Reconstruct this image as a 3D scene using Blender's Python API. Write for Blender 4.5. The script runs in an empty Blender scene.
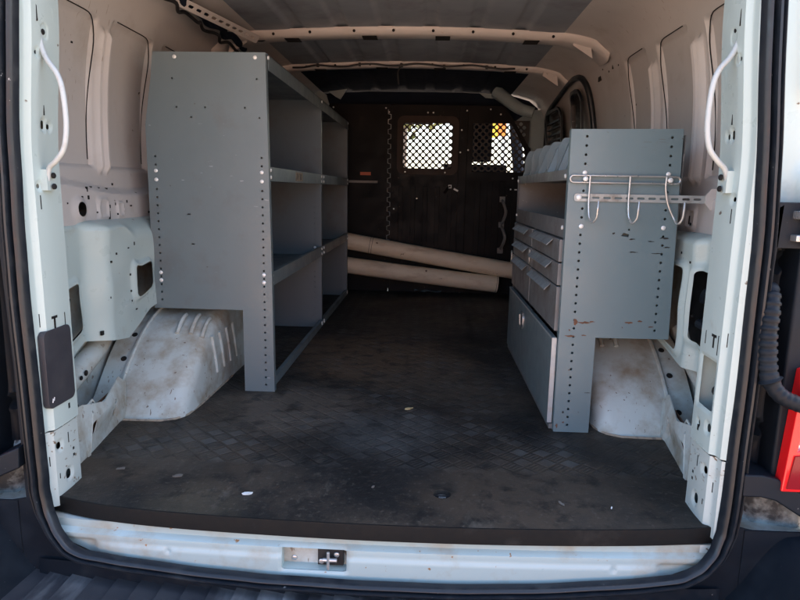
import bpy, bmesh, math, random
import numpy as np
from mathutils import Vector, Matrix
from mathutils.geometry import tessellate_polygon
random.seed(7)
PI=math.pi; R=math.radians
scene=bpy.context.scene
COL=scene.collection

# ------------------------------------------------------------------ materials
def newmat(name):
    m=bpy.data.materials.new(name); m.use_nodes=True
    nt=m.node_tree; b=nt.nodes['Principled BSDF']
    return m,nt,b
def N(nt,t,**k):
    n=nt.nodes.new(t)
    for a,v in k.items():
        if a in n.inputs.keys(): n.inputs[a].default_value=v
        else: setattr(n,a,v)
    return n
def noise(nt,scale,detail=4,rough=.55,vec=None,stretch=None):
    tc=N(nt,'ShaderNodeTexCoord'); src=tc.outputs['Object']
    if stretch:
        mp=N(nt,'ShaderNodeMapping'); mp.inputs['Scale'].default_value=stretch
        nt.links.new(src,mp.inputs['Vector']); src=mp.outputs[0]
    n=N(nt,'ShaderNodeTexNoise'); n.inputs['Scale'].default_value=scale
    n.inputs['Detail'].default_value=detail; n.inputs['Roughness'].default_value=rough
    nt.links.new(src,n.inputs['Vector']); return n.outputs['Fac']
def ramp(nt,fac,a,b):
    r=N(nt,'ShaderNodeValToRGB'); r.color_ramp.elements[0].position=a; r.color_ramp.elements[1].position=b
    nt.links.new(fac,r.inputs[0]); return r.outputs[0]
def mix(nt,fac,c1,c2):
    m=N(nt,'ShaderNodeMix',data_type='RGBA')
    if isinstance(fac,(int,float)): m.inputs[0].default_value=fac
    else: nt.links.new(fac,m.inputs[0])
    for i,c in ((6,c1),(7,c2)):
        if isinstance(c,tuple): m.inputs[i].default_value=(*c,1)
        else: nt.links.new(c,m.inputs[i])
    return m.outputs[2]
def mul(nt,a,b):
    m=N(nt,'ShaderNodeMath',operation='MULTIPLY')
    for i,c in ((0,a),(1,b)):
        if isinstance(c,(int,float)): m.inputs[i].default_value=c
        else: nt.links.new(c,m.inputs[i])
    return m.outputs[0]
def bump(nt,b,h,strength=.3,dist=.002):
    n=N(nt,'ShaderNodeBump'); n.inputs['Strength'].default_value=strength; n.inputs['Distance'].default_value=dist
    nt.links.new(h,n.inputs['Height']); nt.links.new(n.outputs[0],b.inputs['Normal']); return n

def paint(name,base,dirt,amt=(.52,.75),scale=6,rough=.4,spots=None,metal=0,scr=None,bmp=.0015,stretch=None,mottle=.06):
    m,nt,b=newmat(name)
    if name.startswith('cut_') or name.startswith('textured'): b.inputs['Specular IOR Level'].default_value=.2
    if name.startswith('partition') or name.startswith('cab_head'): b.inputs['Specular IOR Level'].default_value=.12
    d=ramp(nt,noise(nt,scale,8,.62,stretch=stretch),*amt)
    lo=tuple(c*(1-mottle*2) for c in base); hi=tuple(min(1,c*(1+mottle)) for c in base)
    c0=mix(nt,noise(nt,2.3,5,.6),lo,hi)
    c=mix(nt,d,c0,dirt)
    if spots:   # small rusty or black specks
        s=ramp(nt,noise(nt,spots[0],3,.5),spots[1],spots[1]+.03)
        c=mix(nt,s,c,spots[2])
    if scr:     # long thin scratches
        s=ramp(nt,noise(nt,scr[0],2,.4,stretch=scr[1]),scr[2],scr[2]+.02)
        c=mix(nt,mul(nt,s,ramp(nt,noise(nt,3,2),.5,.6)),c,scr[3])
    nt.links.new(c,b.inputs['Base Color'])
    rr=ramp(nt,noise(nt,scale*2,5),.3,.8)
    rm=N(nt,'ShaderNodeMapRange'); rm.inputs[3].default_value=rough-.08; rm.inputs[4].default_value=rough+.2
    nt.links.new(rr,rm.inputs[0]); nt.links.new(rm.outputs[0],b.inputs['Roughness'])
    b.inputs['Metallic'].default_value=metal
    bump(nt,b,noise(nt,40,4),.25,bmp)
    return m
M={}
M['white']=paint('white_body_paint',(.45,.545,.53),(.33,.33,.28),(.62,.86),7,.32,spots=(38,.72,(.12,.10,.08)),mottle=.03)
M['inner']=paint('warm_lit_inner_paint',(.54,.515,.50),(.38,.34,.30),(.58,.88),5,.42,spots=(30,.73,(.10,.08,.06)),scr=(26,(1,7,1),.70,(.30,.24,.2)),mottle=.05)  # white body paint, warm light on the walls tinted into it
M['dirty']=paint('grimy_white_paint',(.53,.58,.56),(.30,.24,.165),(.43,.72),11,.45,spots=(75,.695,(.16,.12,.09)),scr=(45,(3,1,1),.70,(.22,.18,.14)),mottle=.05)
M['dirtw']=paint('rust_specked_white_paint',(.47,.54,.53),(.32,.27,.19),(.60,.82),9,.35,spots=(60,.67,(.16,.11,.07)),scr=(50,(1,1,3),.69,(.2,.16,.12)),mottle=.03)
M['handle']=paint('grab_handle_paint',(.46,.50,.50),(.3,.28,.25),(.55,.8),30,.35,mottle=.05)
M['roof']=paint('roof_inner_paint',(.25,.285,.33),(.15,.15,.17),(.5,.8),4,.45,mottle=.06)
M['grey']=paint('grey_enamel_steel',(.140,.180,.195),(.12,.12,.12),(.58,.85),5,.36,spots=(45,.745,(.08,.07,.06)),scr=(23,(1.3,1,6),.725,(.30,.34,.36)),mottle=.04)
M['greyrust']=paint('scuffed_grey_enamel',(.140,.200,.222),(.13,.13,.13),(.60,.85),6,.36,spots=(40,.71,(.08,.05,.04)),scr=(22,(1,1,8),.67,(.10,.10,.10)),mottle=.04)
M['handlegrey']=paint('drawer_pull_enamel',(.21,.225,.23),(.12,.11,.10),(.5,.8),20,.4,spots=(60,.68,(.4,.4,.4)))
M['greymid']=paint('shaded_shelf_enamel',(.10,.135,.165),(.08,.08,.08),(.55,.85),5,.4,spots=(45,.745,(.08,.07,.06)),mottle=.06)  # darker copy of the shelf grey, inner shade put into the colour
M['greydark']=paint('worn_drawer_enamel',(.17,.175,.18),(.12,.10,.085),(.5,.8),8,.38,spots=(60,.68,(.30,.30,.30)),mottle=.08)
M['steel']=paint('zinc_plated_steel',(.55,.56,.56),(.30,.26,.22),(.55,.8),30,.3,metal=.75,bmp=.0004)
M['barsteel']=paint('dull_slotted_bar',(.40,.43,.43),(.2,.17,.14),(.5,.75),20,.45,metal=.3)
M['bolt']=paint('bright_bolt',(.80,.82,.82),(.6,.6,.6),(.6,.8),30,.35,metal=.2,bmp=.0004)
M['bare']=paint('worn_edge_and_gap_light',(.40,.44,.46),(.35,.3,.26),(.5,.8),40,.4,metal=.3)  # also the pale zigzag for light in the hinge gap
M['rust']=paint('rust_patch',(.15,.07,.04),(.08,.045,.03),(.4,.7),40,.8)
M['black']=paint('black_paint',(.012,.012,.014),(.03,.03,.03),(.5,.8),12,.5)
M['hole']=paint('dark_cavity',(.004,.004,.004),(.006,.006,.006),(.5,.8),12,.9)
M['rubber']=paint('door_seal_rubber',(.007,.0105,.016),(.022,.026,.03),(.55,.8),20,.36,spots=(90,.74,(.3,.3,.3)),bmp=.001)
M['plastic']=paint('textured_black_plastic',(.007,.0105,.016),(.02,.026,.034),(.50,.85),6,.5,spots=(120,.75,(.2,.2,.2)),bmp=.0008)
M['lip']=paint('cut_rubber_edge',(.007,.0075,.008),(.03,.027,.024),(.55,.8),14,.6)
M['pad']=paint('scuffed_step_plastic',(.03,.033,.04),(.16,.17,.18),(.46,.66),9,.5,stretch=(1,.25,1),bmp=.001)
M['plate']=paint('smooth_plate_plastic',(.035,.035,.043),(.05,.05,.055),(.5,.8),10,.5)
M['part']=paint('partition_dark_paint',(.0055,.0065,.009),(.014,.014,.015),(.52,.85),7,.45,spots=(50,.73,(.14,.12,.1)),mottle=.15)
M['partbrown']=paint('partition_frame_orange_lit',(.055,.040,.036),(.035,.03,.028),(.5,.8),12,.5)  # orange light on the frame put into its brown
M['navy']=paint('cab_headliner_cloth',(.012,.018,.032),(.018,.025,.04),(.5,.8),12,.9)
M['trim']=paint('pale_cab_trim',(.26,.34,.37),(.2,.25,.27),(.5,.8),9,.5)
M['pvc']=paint('dusty_pvc',(.74,.64,.50),(.45,.33,.22),(.50,.85),9,.5,spots=(28,.70,(.12,.08,.05)),stretch=(1,3,3),mottle=.08)
M['white_mark']=paint('white_printed_mark',(.8,.8,.8),(.7,.7,.7),(.5,.8),12,.5)
M['orange_mark']=paint('orange_light_patch',(.55,.12,.05),(.4,.1,.05),(.5,.8),12,.5)  # colour for the reddish light on the partition
M['tan']=paint('tan_sticker',(.35,.29,.22),(.2,.17,.14),(.5,.6),60,.7)
M['scrap']=paint('scrap_paper',(.8,.8,.78),(.5,.48,.45),(.5,.8),40,.8)
M['crumb']=paint('grey_dirt_crumb',(.13,.115,.10),(.08,.07,.06),(.5,.8),40,.9)
M['dust']=paint('yellow_dust_crumbs',(.55,.43,.22),(.4,.3,.15),(.5,.8),40,.9)

def mat_mat():
    m,nt,b=newmat('black_tread_rubber')
    tc=N(nt,'ShaderNodeTexCoord'); mp=N(nt,'ShaderNodeMapping'); mp.inputs['Rotation'].default_value=(0,0,R(45))
    mp.inputs['Scale'].default_value=(1,1,1)
    nt.links.new(tc.outputs['Object'],mp.inputs[0])
    sx=N(nt,'ShaderNodeSeparateXYZ'); nt.links.new(mp.outputs[0],sx.inputs[0])
    def M2(op,a,b_=None):
        n=N(nt,'ShaderNodeMath',operation=op)
        for i,c in ((0,a),(1,b_)):
            if c is None: continue
            if isinstance(c,(int,float)): n.inputs[i].default_value=c
            else: nt.links.new(c,n.inputs[i])
        return n.outputs[0]
    P=.042
    X=M2('DIVIDE',sx.outputs[0],P); Y=M2('DIVIDE',sx.outputs[1],P)
    fx=M2('FRACT',X); fy=M2('FRACT',Y)
    ix=M2('FLOOR',X); iy=M2('FLOOR',Y)
    par=M2('FLOORED_MODULO',M2('ADD',ix,iy),2.0)
    # raised squares on alternate cells, fine bars on the others
    bx=M2('PINGPONG',M2('MULTIPLY',fx,4),.5)
    ex=M2('PINGPONG',X,.5); ey=M2('PINGPONG',Y,.5)
    edge=ramp(nt,M2('MINIMUM',ex,ey),.04,.12)
    bars=M2('MULTIPLY',ramp(nt,bx,.08,.3),.55)
    h=M2('MULTIPLY',M2('ADD',par,M2('MULTIPLY',bars,M2('SUBTRACT',1.0,par))),edge)
    sy=N(nt,'ShaderNodeSeparateXYZ'); nt.links.new(tc.outputs['Object'],sy.inputs[0])
    zone=N(nt,'ShaderNodeMapRange'); zone.inputs[1].default_value=.19; zone.inputs[2].default_value=.225
    nt.links.new(sy.outputs[1],zone.inputs[0])
    wear=ramp(nt,noise(nt,2.4,4,.6),.40,.58)       # where the tread is worn smooth or clogged
    hz=M2('MULTIPLY',M2('MULTIPLY',h,zone.outputs[0]),M2('ADD',M2('MULTIPLY',wear,.85),.15))
    n1=noise(nt,3.2,9,.68); n2=noise(nt,1.5,7,.62); n3=noise(nt,75,5,.7); n4=noise(nt,14,8,.7)
    c=mix(nt,ramp(nt,n1,.38,.66),(.007,.007,.0075),(.034,.030,.027))
    c=mix(nt,mul(nt,ramp(nt,n2,.46,.66),.70),c,(.090,.062,.040))
    def blob(cx,cy,r,col,amt,c):
        ax=M2('SUBTRACT',sy.outputs[0],cx); ay=M2('SUBTRACT',sy.outputs[1],cy)
        dd=M2('SQRT',M2('ADD',M2('MULTIPLY',ax,ax),M2('MULTIPLY',ay,ay)))
        dd=M2('ADD',dd,M2('MULTIPLY',M2('SUBTRACT',n1,.5),r*2.2))
        k=M2('SUBTRACT',1.0,ramp(nt,dd,r*.5,r))
        return mix(nt,mul(nt,k,amt),c,col)
    c=blob(-.12,1.25,.45,(.15,.095,.058),.8,c); c=blob(.15,.95,.30,(.095,.07,.05),.6,c); c=blob(-.30,.62,.27,(.145,.115,.09),.65,c)
    c=blob(.35,.10,.28,(.10,.07,.048),.55,c); c=blob(.05,1.9,.4,(.10,.075,.055),.6,c); c=blob(-.38,.0,.12,(.10,.08,.05),.3,c); c=blob(-.55,.28,.2,(.07,.06,.05),.6,c); c=blob(.0,.45,.2,(.08,.078,.075),.6,c)
    c=mix(nt,mul(nt,ramp(nt,n4,.50,.62),.72),c,(.007,.007,.0075))
    c=mix(nt,mul(nt,ramp(nt,n3,.56,.70),.40),c,(.16,.135,.11))
    c=mix(nt,M2('MULTIPLY',hz,mul(nt,ramp(nt,noise(nt,5,6,.62),.42,.64),.60)),c,(.125,.12,.115))
    c=mix(nt,mul(nt,ramp(nt,noise(nt,7,9,.72,stretch=(1,.5,1)),.58,.68),.5),c,(.15,.125,.10))
    nt.links.new(c,b.inputs['Base Color'])
    rr=N(nt,'ShaderNodeMapRange'); rr.inputs[3].default_value=.38; rr.inputs[4].default_value=.75
    nt.links.new(n1,rr.inputs[0]); nt.links.new(rr.outputs[0],b.inputs['Roughness'])
    b.inputs['Specular IOR Level'].default_value=.35
    hh=M2('ADD',M2('ADD',hz,M2('MULTIPLY',n3,.35)),M2('MULTIPLY',n4,.4))
    bump(nt,b,hh,.9,.004)
    return m
M['mat']=mat_mat()
def simple(name,col,rough=.5,metal=0,trans=0,emit=None):
    m,nt,b=newmat(name); b.inputs['Base Color'].default_value=(*col,1); b.inputs['Roughness'].default_value=rough
    b.inputs['Metallic'].default_value=metal; b.inputs['Transmission Weight'].default_value=trans
    return m
M['red']=simple('red_lamp_lens',(.75,.012,.015),.12); M['red'].node_tree.nodes['Principled BSDF'].inputs['Coat Weight'].default_value=.6
M['darkred']=simple('dark_red_lens',(.22,.006,.012),.12)
M['lens']=simple('clear_lamp_reflector',(.75,.72,.74),.15,.5)
M['glass']=simple('dark_tinted_glass',(.02,.022,.026),.08)
M['brick']=None
def ground_mat():
    m,nt,b=newmat('dusty_concrete_ground')
    c=mix(nt,ramp(nt,noise(nt,1.2,8,.6),.35,.7),(.25,.185,.14),(.32,.24,.185))
    c=mix(nt,ramp(nt,noise(nt,60,3,.6),.6,.7),c,(.36,.28,.22))
    nt.links.new(c,b.inputs['Base Color']); b.inputs['Roughness'].default_value=.9
    bump(nt,b,noise(nt,80,4),.5,.004); return m
M['ground']=ground_mat()
def brick_mat():
    m,nt,b=newmat('terracotta_brick')
    tc=N(nt,'ShaderNodeTexCoord'); mp=N(nt,'ShaderNodeMapping'); mp.inputs['Rotation'].default_value=(R(90),0,0)
    nt.links.new(tc.outputs['Object'],mp.inputs[0])
    t=N(nt,'ShaderNodeTexBrick'); t.inputs['Scale'].default_value=4
    t.inputs['Color1'].default_value=(.66,.33,.19,1); t.inputs['Color2'].default_value=(.56,.27,.15,1); t.inputs['Mortar'].default_value=(.5,.42,.34,1)
    nt.links.new(mp.outputs[0],t.inputs[0]); nt.links.new(t.outputs[0],b.inputs['Base Color']); b.inputs['Roughness'].default_value=.85
    return m
M['brick']=brick_mat()
def leaf():
    m,nt,b=newmat('sunlit_leaves'); c=mix(nt,noise(nt,5,3),(.05,.08,.02),(.16,.17,.04)); nt.links.new(c,b.inputs['Base Color']); b.inputs['Roughness'].default_value=.6; return m
M['leaf']=leaf(); M['bark']=paint('bark',(.1,.07,.05),(.06,.05,.04))
M['orange']=paint('orange_sign_paint',(.85,.25,.03),(.7,.2,.03),(.5,.8),4); M['yellow']=paint('yellow_sign_paint',(.85,.6,.04),(.7,.5,.05),(.5,.8),4)

# ------------------------------------------------------------------ mesh helpers
BOLTME={}
def bolt(p,nrm,r,h,parent,m='bolt'):
    key=(r,h,m)
    if key not in BOLTME:
        b=MB(); b.disc((0,0,0),(0,0,1),r,h,m,10); o=b.build('bolt'); BOLTME[key]=o.data
    else: o=bpy.data.objects.new('bolt',BOLTME[key]); COL.objects.link(o)
    o.parent=parent; o.location=p; o.rotation_euler=Vector(nrm).to_track_quat('Z','Y').to_euler(); return o
class MB:
    def __init__(s): s.v=[]; s.f=[]; s.mi=[]; s.mats=[]
    def mid(s,m):
        if m not in s.mats: s.mats.append(m)
        return s.mats.index(m)
    def add(s,vs,fs,m):
        o=len(s.v); k=s.mid(m); s.v+= [tuple(v) for v in vs]
        for f in fs: s.f.append(tuple(i+o for i in f)); s.mi.append(k)
    def box(s,x0,x1,y0,y1,z0,z1,m,rot=None):
        vs=[Vector((x,y,z)) for z in (z0,z1) for y in (y0,y1) for x in (x0,x1)]
        if rot is not None:
            c=Vector(((x0+x1)/2,(y0+y1)/2,(z0+z1)/2)); vs=[rot@(v-c)+c for v in vs]
        s.add(vs,[(0,2,3,1),(4,5,7,6),(0,1,5,4),(2,6,7,3),(0,4,6,2),(1,3,7,5)],m)
    def tube(s,pts,r,m,seg=10,rfun=None,cap=True):
        pts=[Vector(p) for p in pts]; n=len(pts); vs=[];fs=[]
        up=None
        for i,p in enumerate(pts):
            d=(pts[min(i+1,n-1)]-pts[max(i-1,0)]).normalized()
            if up is None:
                up=d.orthogonal().normalized()
            up=(up-d*up.dot(d)).normalized(); sd=d.cross(up)
            rr=rfun(i/(n-1)) if rfun else r
            for k in range(seg):
                a=2*PI*k/seg; vs.append(p+(up*math.cos(a)+sd*math.sin(a))*rr)
        for i in range(n-1):
            for k in range(seg):
                k2=(k+1)%seg; fs.append((i*seg+k,i*seg+k2,(i+1)*seg+k2,(i+1)*seg+k))
        if cap: fs.append(tuple(range(seg-1,-1,-1))); fs.append(tuple((n-1)*seg+k for k in range(seg)))
        s.add(vs,fs,m)
    def disc(s,c,nrm,r,h,m,seg=12,dome=True):
        c=Vector(c); nrm=Vector(nrm).normalized()
        if dome: s.tube([c-nrm*.001,c+nrm*h*.5,c+nrm*h*.9,c+nrm*h],r,m,seg,rfun=lambda t:r*(1,1,.72,.3)[min(3,int(t*3+.01))])
        else: s.tube([c-nrm*.001,c+nrm*h],r,m,seg)
    def plate(s,outer,holes,th,fmap,m,mh=None):
        """flat sheet with real holes; fmap(u,v,w) -> xyz; w from 0 (front) to th (back)"""
        loops=[outer]+holes; flat=[p for l in loops for p in l]
        tris=tessellate_polygon([[Vector((p[0],p[1],0)) for p in l] for l in loops])
        n=len(flat)
        vs=[fmap(p[0],p[1],0) for p in flat]+[fmap(p[0],p[1],th) for p in flat]
        fs=[tuple(t) for t in tris]+[tuple(i+n for i in reversed(t)) for t in tris]
        o=0
        for l in loops:
            k=len(l)
            for i in range(k): fs.append((o+i,o+(i+1)%k,o+(i+1)%k+n,o+i+n))
            o+=k
        s.add(vs,fs,m)
    def sheet(s,us,vs_,fmap,m,holes=(),th=0):
        """grid sheet fmap(u,v,d) with holes given as rounded rects (cu,cv,hu,hv,r); d = distance to nearest hole"""
        def sd(u,v):
            b=9.
            for cu,cv,hu,hv,r in holes:
                qx=abs(u-cu)-hu+r; qy=abs(v-cv)-hv+r
                b=min(b,math.hypot(max(qx,0),max(qy,0))+min(max(qx,qy),0)-r)
            return b
        nu=len(us); nv=len(vs_); P=[];D=[]
        g=max(us[1]-us[0],abs(vs_[1]-vs_[0]))
        for j,v in enumerate(vs_):
            for i,u in enumerate(us):
                d=sd(u,v) if holes else 9.
                if abs(d)<g*.62:
                    e=1e-4; gx=(sd(u+e,v)-sd(u-e,v))/(2*e); gy=(sd(u,v+e)-sd(u,v-e))/(2*e); L=math.hypot(gx,gy)or 1
                    u2=u-gx/L*d; v2=v-gy/L*d; P.append(fmap(u2,v2,0.)); D.append(0.)
                else: P.append(fmap(u,v,d)); D.append(d)
        fs=[]
        for j in range(nv-1):
            for i in range(nu-1):
                q=(j*nu+i,j*nu+i+1,(j+1)*nu+i+1,(j+1)*nu+i)
                if holes and sum(D[k] for k in q)<-1e-6 : continue
                fs.append(q)
        s.add(P,fs,m)
    def build(s,name,parent=None,smooth=35,bevel=0,loc=None,solid=0):
        me=bpy.data.meshes.new(name); me.from_pydata(s.v,[],s.f); 
        for m in s.mats: me.materials.append(M[m])
        me.polygons.foreach_set('material_index',s.mi); me.update()
        bm=bmesh.new(); bm.from_mesh(me); bmesh.ops.remove_doubles(bm,verts=bm.verts,dist=1e-6)
        loose=[v for v in bm.verts if not v.link_faces]; bmesh.ops.delete(bm,geom=loose,context='VERTS')
        bmesh.ops.recalc_face_normals(bm,faces=bm.faces)
        bm.to_mesh(me); bm.free()
        if smooth:
            me.polygons.foreach_set('use_smooth',[True]*len(me.polygons)); me.set_sharp_from_angle(angle=R(smooth))
        o=bpy.data.objects.new(name,me); COL.objects.link(o)
        if parent is not None: o.parent=parent
        if solid:
            md=o.modifiers.new('thickness','SOLIDIFY'); md.thickness=solid; md.offset=0
        if bevel:
            md=o.modifiers.new('bevel','BEVEL'); md.width=bevel; md.segments=2; md.limit_method='ANGLE'; md.angle_limit=R(40)
            md.harden_normals=True
        return o
def tag(o,label=None,cat=None,group=None,kind=None):
    if label:o['label']=label
    if cat:o['category']=cat
    if group:o['group']=group
    if kind:o['kind']=kind
    return o
def empty(name,label,cat,group=None):
    o=bpy.data.objects.new(name,None); COL.objects.link(o); o.empty_display_size=.1; return tag(o,label,cat,group)
def circ(cx,cy,r,n=8): return [(cx+r*math.cos(2*PI*i/n),cy+r*math.sin(2*PI*i/n)) for i in range(n)]
def rrect(x0,x1,y0,y1,r,n=5):
    out=[]
    for cx,cy,a0 in ((x1-r,y1-r,0),(x0+r,y1-r,90),(x0+r,y0+r,180),(x1-r,y0+r,270)):
        for i in range(n+1):
            a=R(a0+90*i/n); out.append((cx+r*math.cos(a),cy+r*math.sin(a)))
    return out
def arange(a,b,s):
    n=max(1,round((b-a)/s)); return [a+(b-a)*i/n for i in range(n+1)]
def ss(a,b,x):
    t=min(1,max(0,(x-a)/(b-a))); return t*t*(3-2*t)
def lerp_table(t,x):
    if x<=t[0][0]: return t[0][1]
    for (a,va),(b,vb) in zip(t,t[1:]):
        if x<=b: return va+(vb-va)*(x-a)/(b-a)
    return t[-1][1]
def catmull(P,n=8):
    P=[Vector(p) for p in P]; out=[]
    for i in range(len(P)-1):
        a=P[max(i-1,0)];b=P[i];c=P[i+1];d=P[min(i+2,len(P)-1)]
        for k in range(n):
            t=k/n; out.append(.5*((2*b)+(c-a)*t+(2*a-5*b+4*c-d)*t*t+(3*b-a-3*c+d)*t**3))
    out.append(P[-1]); return out

# ------------------------------------------------------------------ THE VAN
van=empty('cargo_van','white cargo van seen through its open rear doorway, rust specks on the sill','van')

# profile of the inside wall: (x outward, z)
prof=catmull([(.872,.555,0),(.875,.66,0),(.88,.78,0),(.872,.95,0),(.852,1.08,0),(.826,1.17,0),(.800,1.222,0),(.740,1.272,0),(.62,1.300,0)],6)
cum=[0]
for a,b in zip(prof,prof[1:]): cum.append(cum[-1]+(b-a).length)
def profat(v):
    for i in range(len(prof)-1):
        if v<=cum[i+1]+1e-9:
            t=(v-cum[i])/(cum[i+1]-cum[i]); p=prof[i].lerp(prof[i+1],t); return p.x,p.y
    return prof[-1].x,prof[-1].y
def roofz(x): return 1.300+.022*(1-(abs(x)/.62)**2)

def wall(sx,panels,ribs,hole,emb,slots,wins=()):
    mb=MB()
    def fm(u,v,d):
        x,z=profat(v); y=u
        off=0
        # lean the seams a little with height like the pressed panel
        yy=y
        for (a,b,z0,z1) in panels:
            m=ss(a-.004,a+.006,yy)*(1-ss(b-.006,b+.004,yy))*ss(z0-.006,z0+.006,z)*(1-ss(z1-.012,z1+.004,z))
            off+=.015*m
        for (c,z0,z1) in ribs:
            m=(math.exp(-((yy-c+.019)/.0085)**2)+math.exp(-((yy-c-.019)/.0085)**2)-.30*math.exp(-((yy-c)/.010)**2))
            off-=.019*m*ss(z0-.0,z0+.03,z)*(1-ss(z1-.03,z1,z))
        zb=.69+.010*math.sin(y*7)-.02*ss(.3,.9,y)
        off-=.028*(1-ss(zb-.025,zb,z))                        # belt step
        for (cy,cz,r,h) in emb:
            q=max(abs(y-cy),abs(z-cz))*.6+math.hypot(y-cy,z-cz)*.4
            off-=h*(1-ss(r*.75,r,q))-h*.7*(1-ss(r*.5,r*.65,q))
        if d<.03: off-=.010*(1-ss(0,.02,max(d,0)))
        if z>1.22: off*=.2
        return (sx*(x+off),y,z)
    hv=[]
    def v_of_z(z):
        for i in range(len(prof)-1):
            if prof[i].y<=z<=prof[i+1].y: return cum[i]+(z-prof[i].y)
        return 0
    holes=[(y,v_of_z(z),hu,hh,r) for (y,z,hu,hh,r) in hole]
    near=arange(.02,1.3,.0065); far=arange(1.3,3.3,.03)[1:]
    mb.sheet(near+far,arange(0,cum[-1]*.9999,.0065),fm,'inner',holes)
    # dark sealing gaps at panel borders (top and far side)
    def surf(y,z,lift=.001):
        v=v_of_z(z); p=fm(y,v,9.); return (p[0]-sx*lift,p[1],p[2])
    for (a,b,z0,z1) in panels:
        path=[surf(y,z1) for y in arange(a+.02,b-.035,.02)]+[surf(b-.018,z1-.006),surf(b-.006,z1-.025)]+[surf(b+.001,z) for z in arange(z1-.05,z0+.01,-.02) if z>0] if False else \
             [surf(y,z1+.002) for y in arange(max(a+.02,.03),b-.03,.02)]+[surf(b-.014,z1-.006),surf(b-.003,z1-.024)]+[surf(b+.001-.010*ss(1.1,.7,z),z) for z in arange(z0+.02,z1-.045,.02)[::-1]]
        path=[Vector(path[0])]+[Vector(q) for q in path[1:]]
        for _ in range(3): path=[path[0]]+[(path[i-1]+path[i]*2+path[i+1])/4 for i in range(1,len(path)-1)]+[path[-1]]
        mb.tube(path,.0017,'hole',5)
    for (y,z,w,h) in slots:
        p=surf(y,z,.0); mb.box(min(p[0]-sx*.0012,p[0]+sx*.004),max(p[0]-sx*.0012,p[0]+sx*.004),y-w,y+w,z-h,z+h,'hole')
    return mb
PL=[(-.1,.585,.725,1.135),(.665,.925,.725,1.145),(1.0,1.3,.72,1.15)]
rndslots=[(.36+random.random()*.5,.58+random.random()*.10,.002+random.random()*.004,.002+random.random()*.004) for _ in range(13)]
mb=wall(-1,PL,[(.628,.70,1.12),(.962,.70,1.12)],[(.43,.607,.020,.020,.0199),],
     [(.555,.605,.036,.006),(.655,.60,.026,.006)],
     rndslots+[(.50,1.05,.004,.0025),(.42,.98,.002,.006),(.44,.97,.002,.004),(.585,.585,.003,.012),(.62,.66,.004,.004),(.48,.66,.0025,.007),(.52,.665,.004,.003)])
mb.build('side_wall',van)
PR=[(-.1,.60,.725,1.15),(.72,.955,.725,1.16),(1.06,1.28,.725,1.17)]
mb=wall(1,PR,[(.655,.70,1.12),(1.005,.70,1.12)],[(.66,.612,.018,.022,.0178)],
     [(.58,.610,.036,.007),(.80,.60,.03,.005)],
     [(.59,.605,.003,.012),(.575,.59,.003,.008),(.7,.65,.004,.003),(.5,.66,.003,.003),(1.35,1.17,.004,.003),(1.42,1.18,.003,.012),(1.48,1.17,.004,.004),(1.62,1.17,.02,.016),(1.55,1.19,.004,.003)])
mb.build('side_wall',van)

# lower inner structure: ledge, box section, openings
def lower(sx,holes,zbot,xs,name='inner_panel',slots=()):
    mb=MB(); us=arange(.06,1.0,.005); vs=arange(0,1,.0115)
    def zt(y): return .562-.045*ss(.55,.64,y)
    def fm(u,v,d):
        y=u; xin=xs(y); zb=zbot(y); top=zt(y)
        if v<.16:
            t=v/.16; x=.868+(xin-.868)*math.sin(t*PI/2)**.9 if t<1 else xin
            z=.575+(top-.575)*t*.4-.6*(.575-top)*t*t - .012*t**4
            z=.575+(top-.012-.575)*t**1.6
        else:
            t=(v-.16)/.84; x=xin; z=(top-.012)+(zb-(top-.012))*t
            z0=z
        off=0
        if d<.03: off=.010*(1-ss(.004,.022,max(d,0)))       # pressed rim
        off+=.004*math.sin(y*31)*math.sin(z*37)*.5
        return (sx*(x-off if v>.16 else x),y,z)
    def vz(y,z):
        top=zt(y)-.012; return .16+.84*(z-top)/(zbot(y)-top)
    # holes are given in real y,z ; sdf evaluated in (y, v*H) space
    H=.36
    hh=[(y,vz(y,z)*H,hu,hv,r) for (y,z,hu,hv,r) in holes]
    mb.sheet(us,[v*H for v in vs],lambda u,v,d:fm(u,v/H,d),'dirty' if False else 'white',hh)
    for (y,z,w,h) in slots:
        x=xs(y); mb.box(min(sx*(x-.0015),sx*(x+.004)),max(sx*(x-.0015),sx*(x+.004)),y-w,y+w,z-h,z+h,'hole')
    o=mb.build(name,van,smooth=40); return o
xsL=lambda y:.838-.052*ss(.40,.47,y)
zbL=lambda y:lerp_table([(.06,.17),(.28,.19),(.40,.245),(.55,.222),(.70,.285),(1.,.33)],y)
oL=lower(-1,[(.65,.388,.053,.055,.018),(.33,.335,.045,.062,.012)],zbL,xsL,
      slots=[(.47,.46,.0025,.003),(.46,.36,.0025,.003),(.50,.48,.003,.003),(.57,.49,.005,.002),(.36,.47,.004,.003),(.44,.262,.010,.006),(.60,.30,.006,.002),(.61,.53-.03,.002,.005),(.575,.41,.0025,.003),(.575,.36,.0025,.003),(.575,.33,.0025,.003)])
xsR=lambda y:.825-.03*ss(.40,.43,y)
zbR=lambda y:lerp_table([(.06,.16),(.36,.205),(.6,.245),(1.,.30)],y)
oR=lower(1,[(.53,.375,.068,.105,.012),(.375,.385,.042,.085,.012)],zbR,xsR,
      slots=[(.44,.50,.003,.003),(.50,.52,.003,.003),(.42,.36,.003,.003),(.60,.262,.004,.006)])
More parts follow.
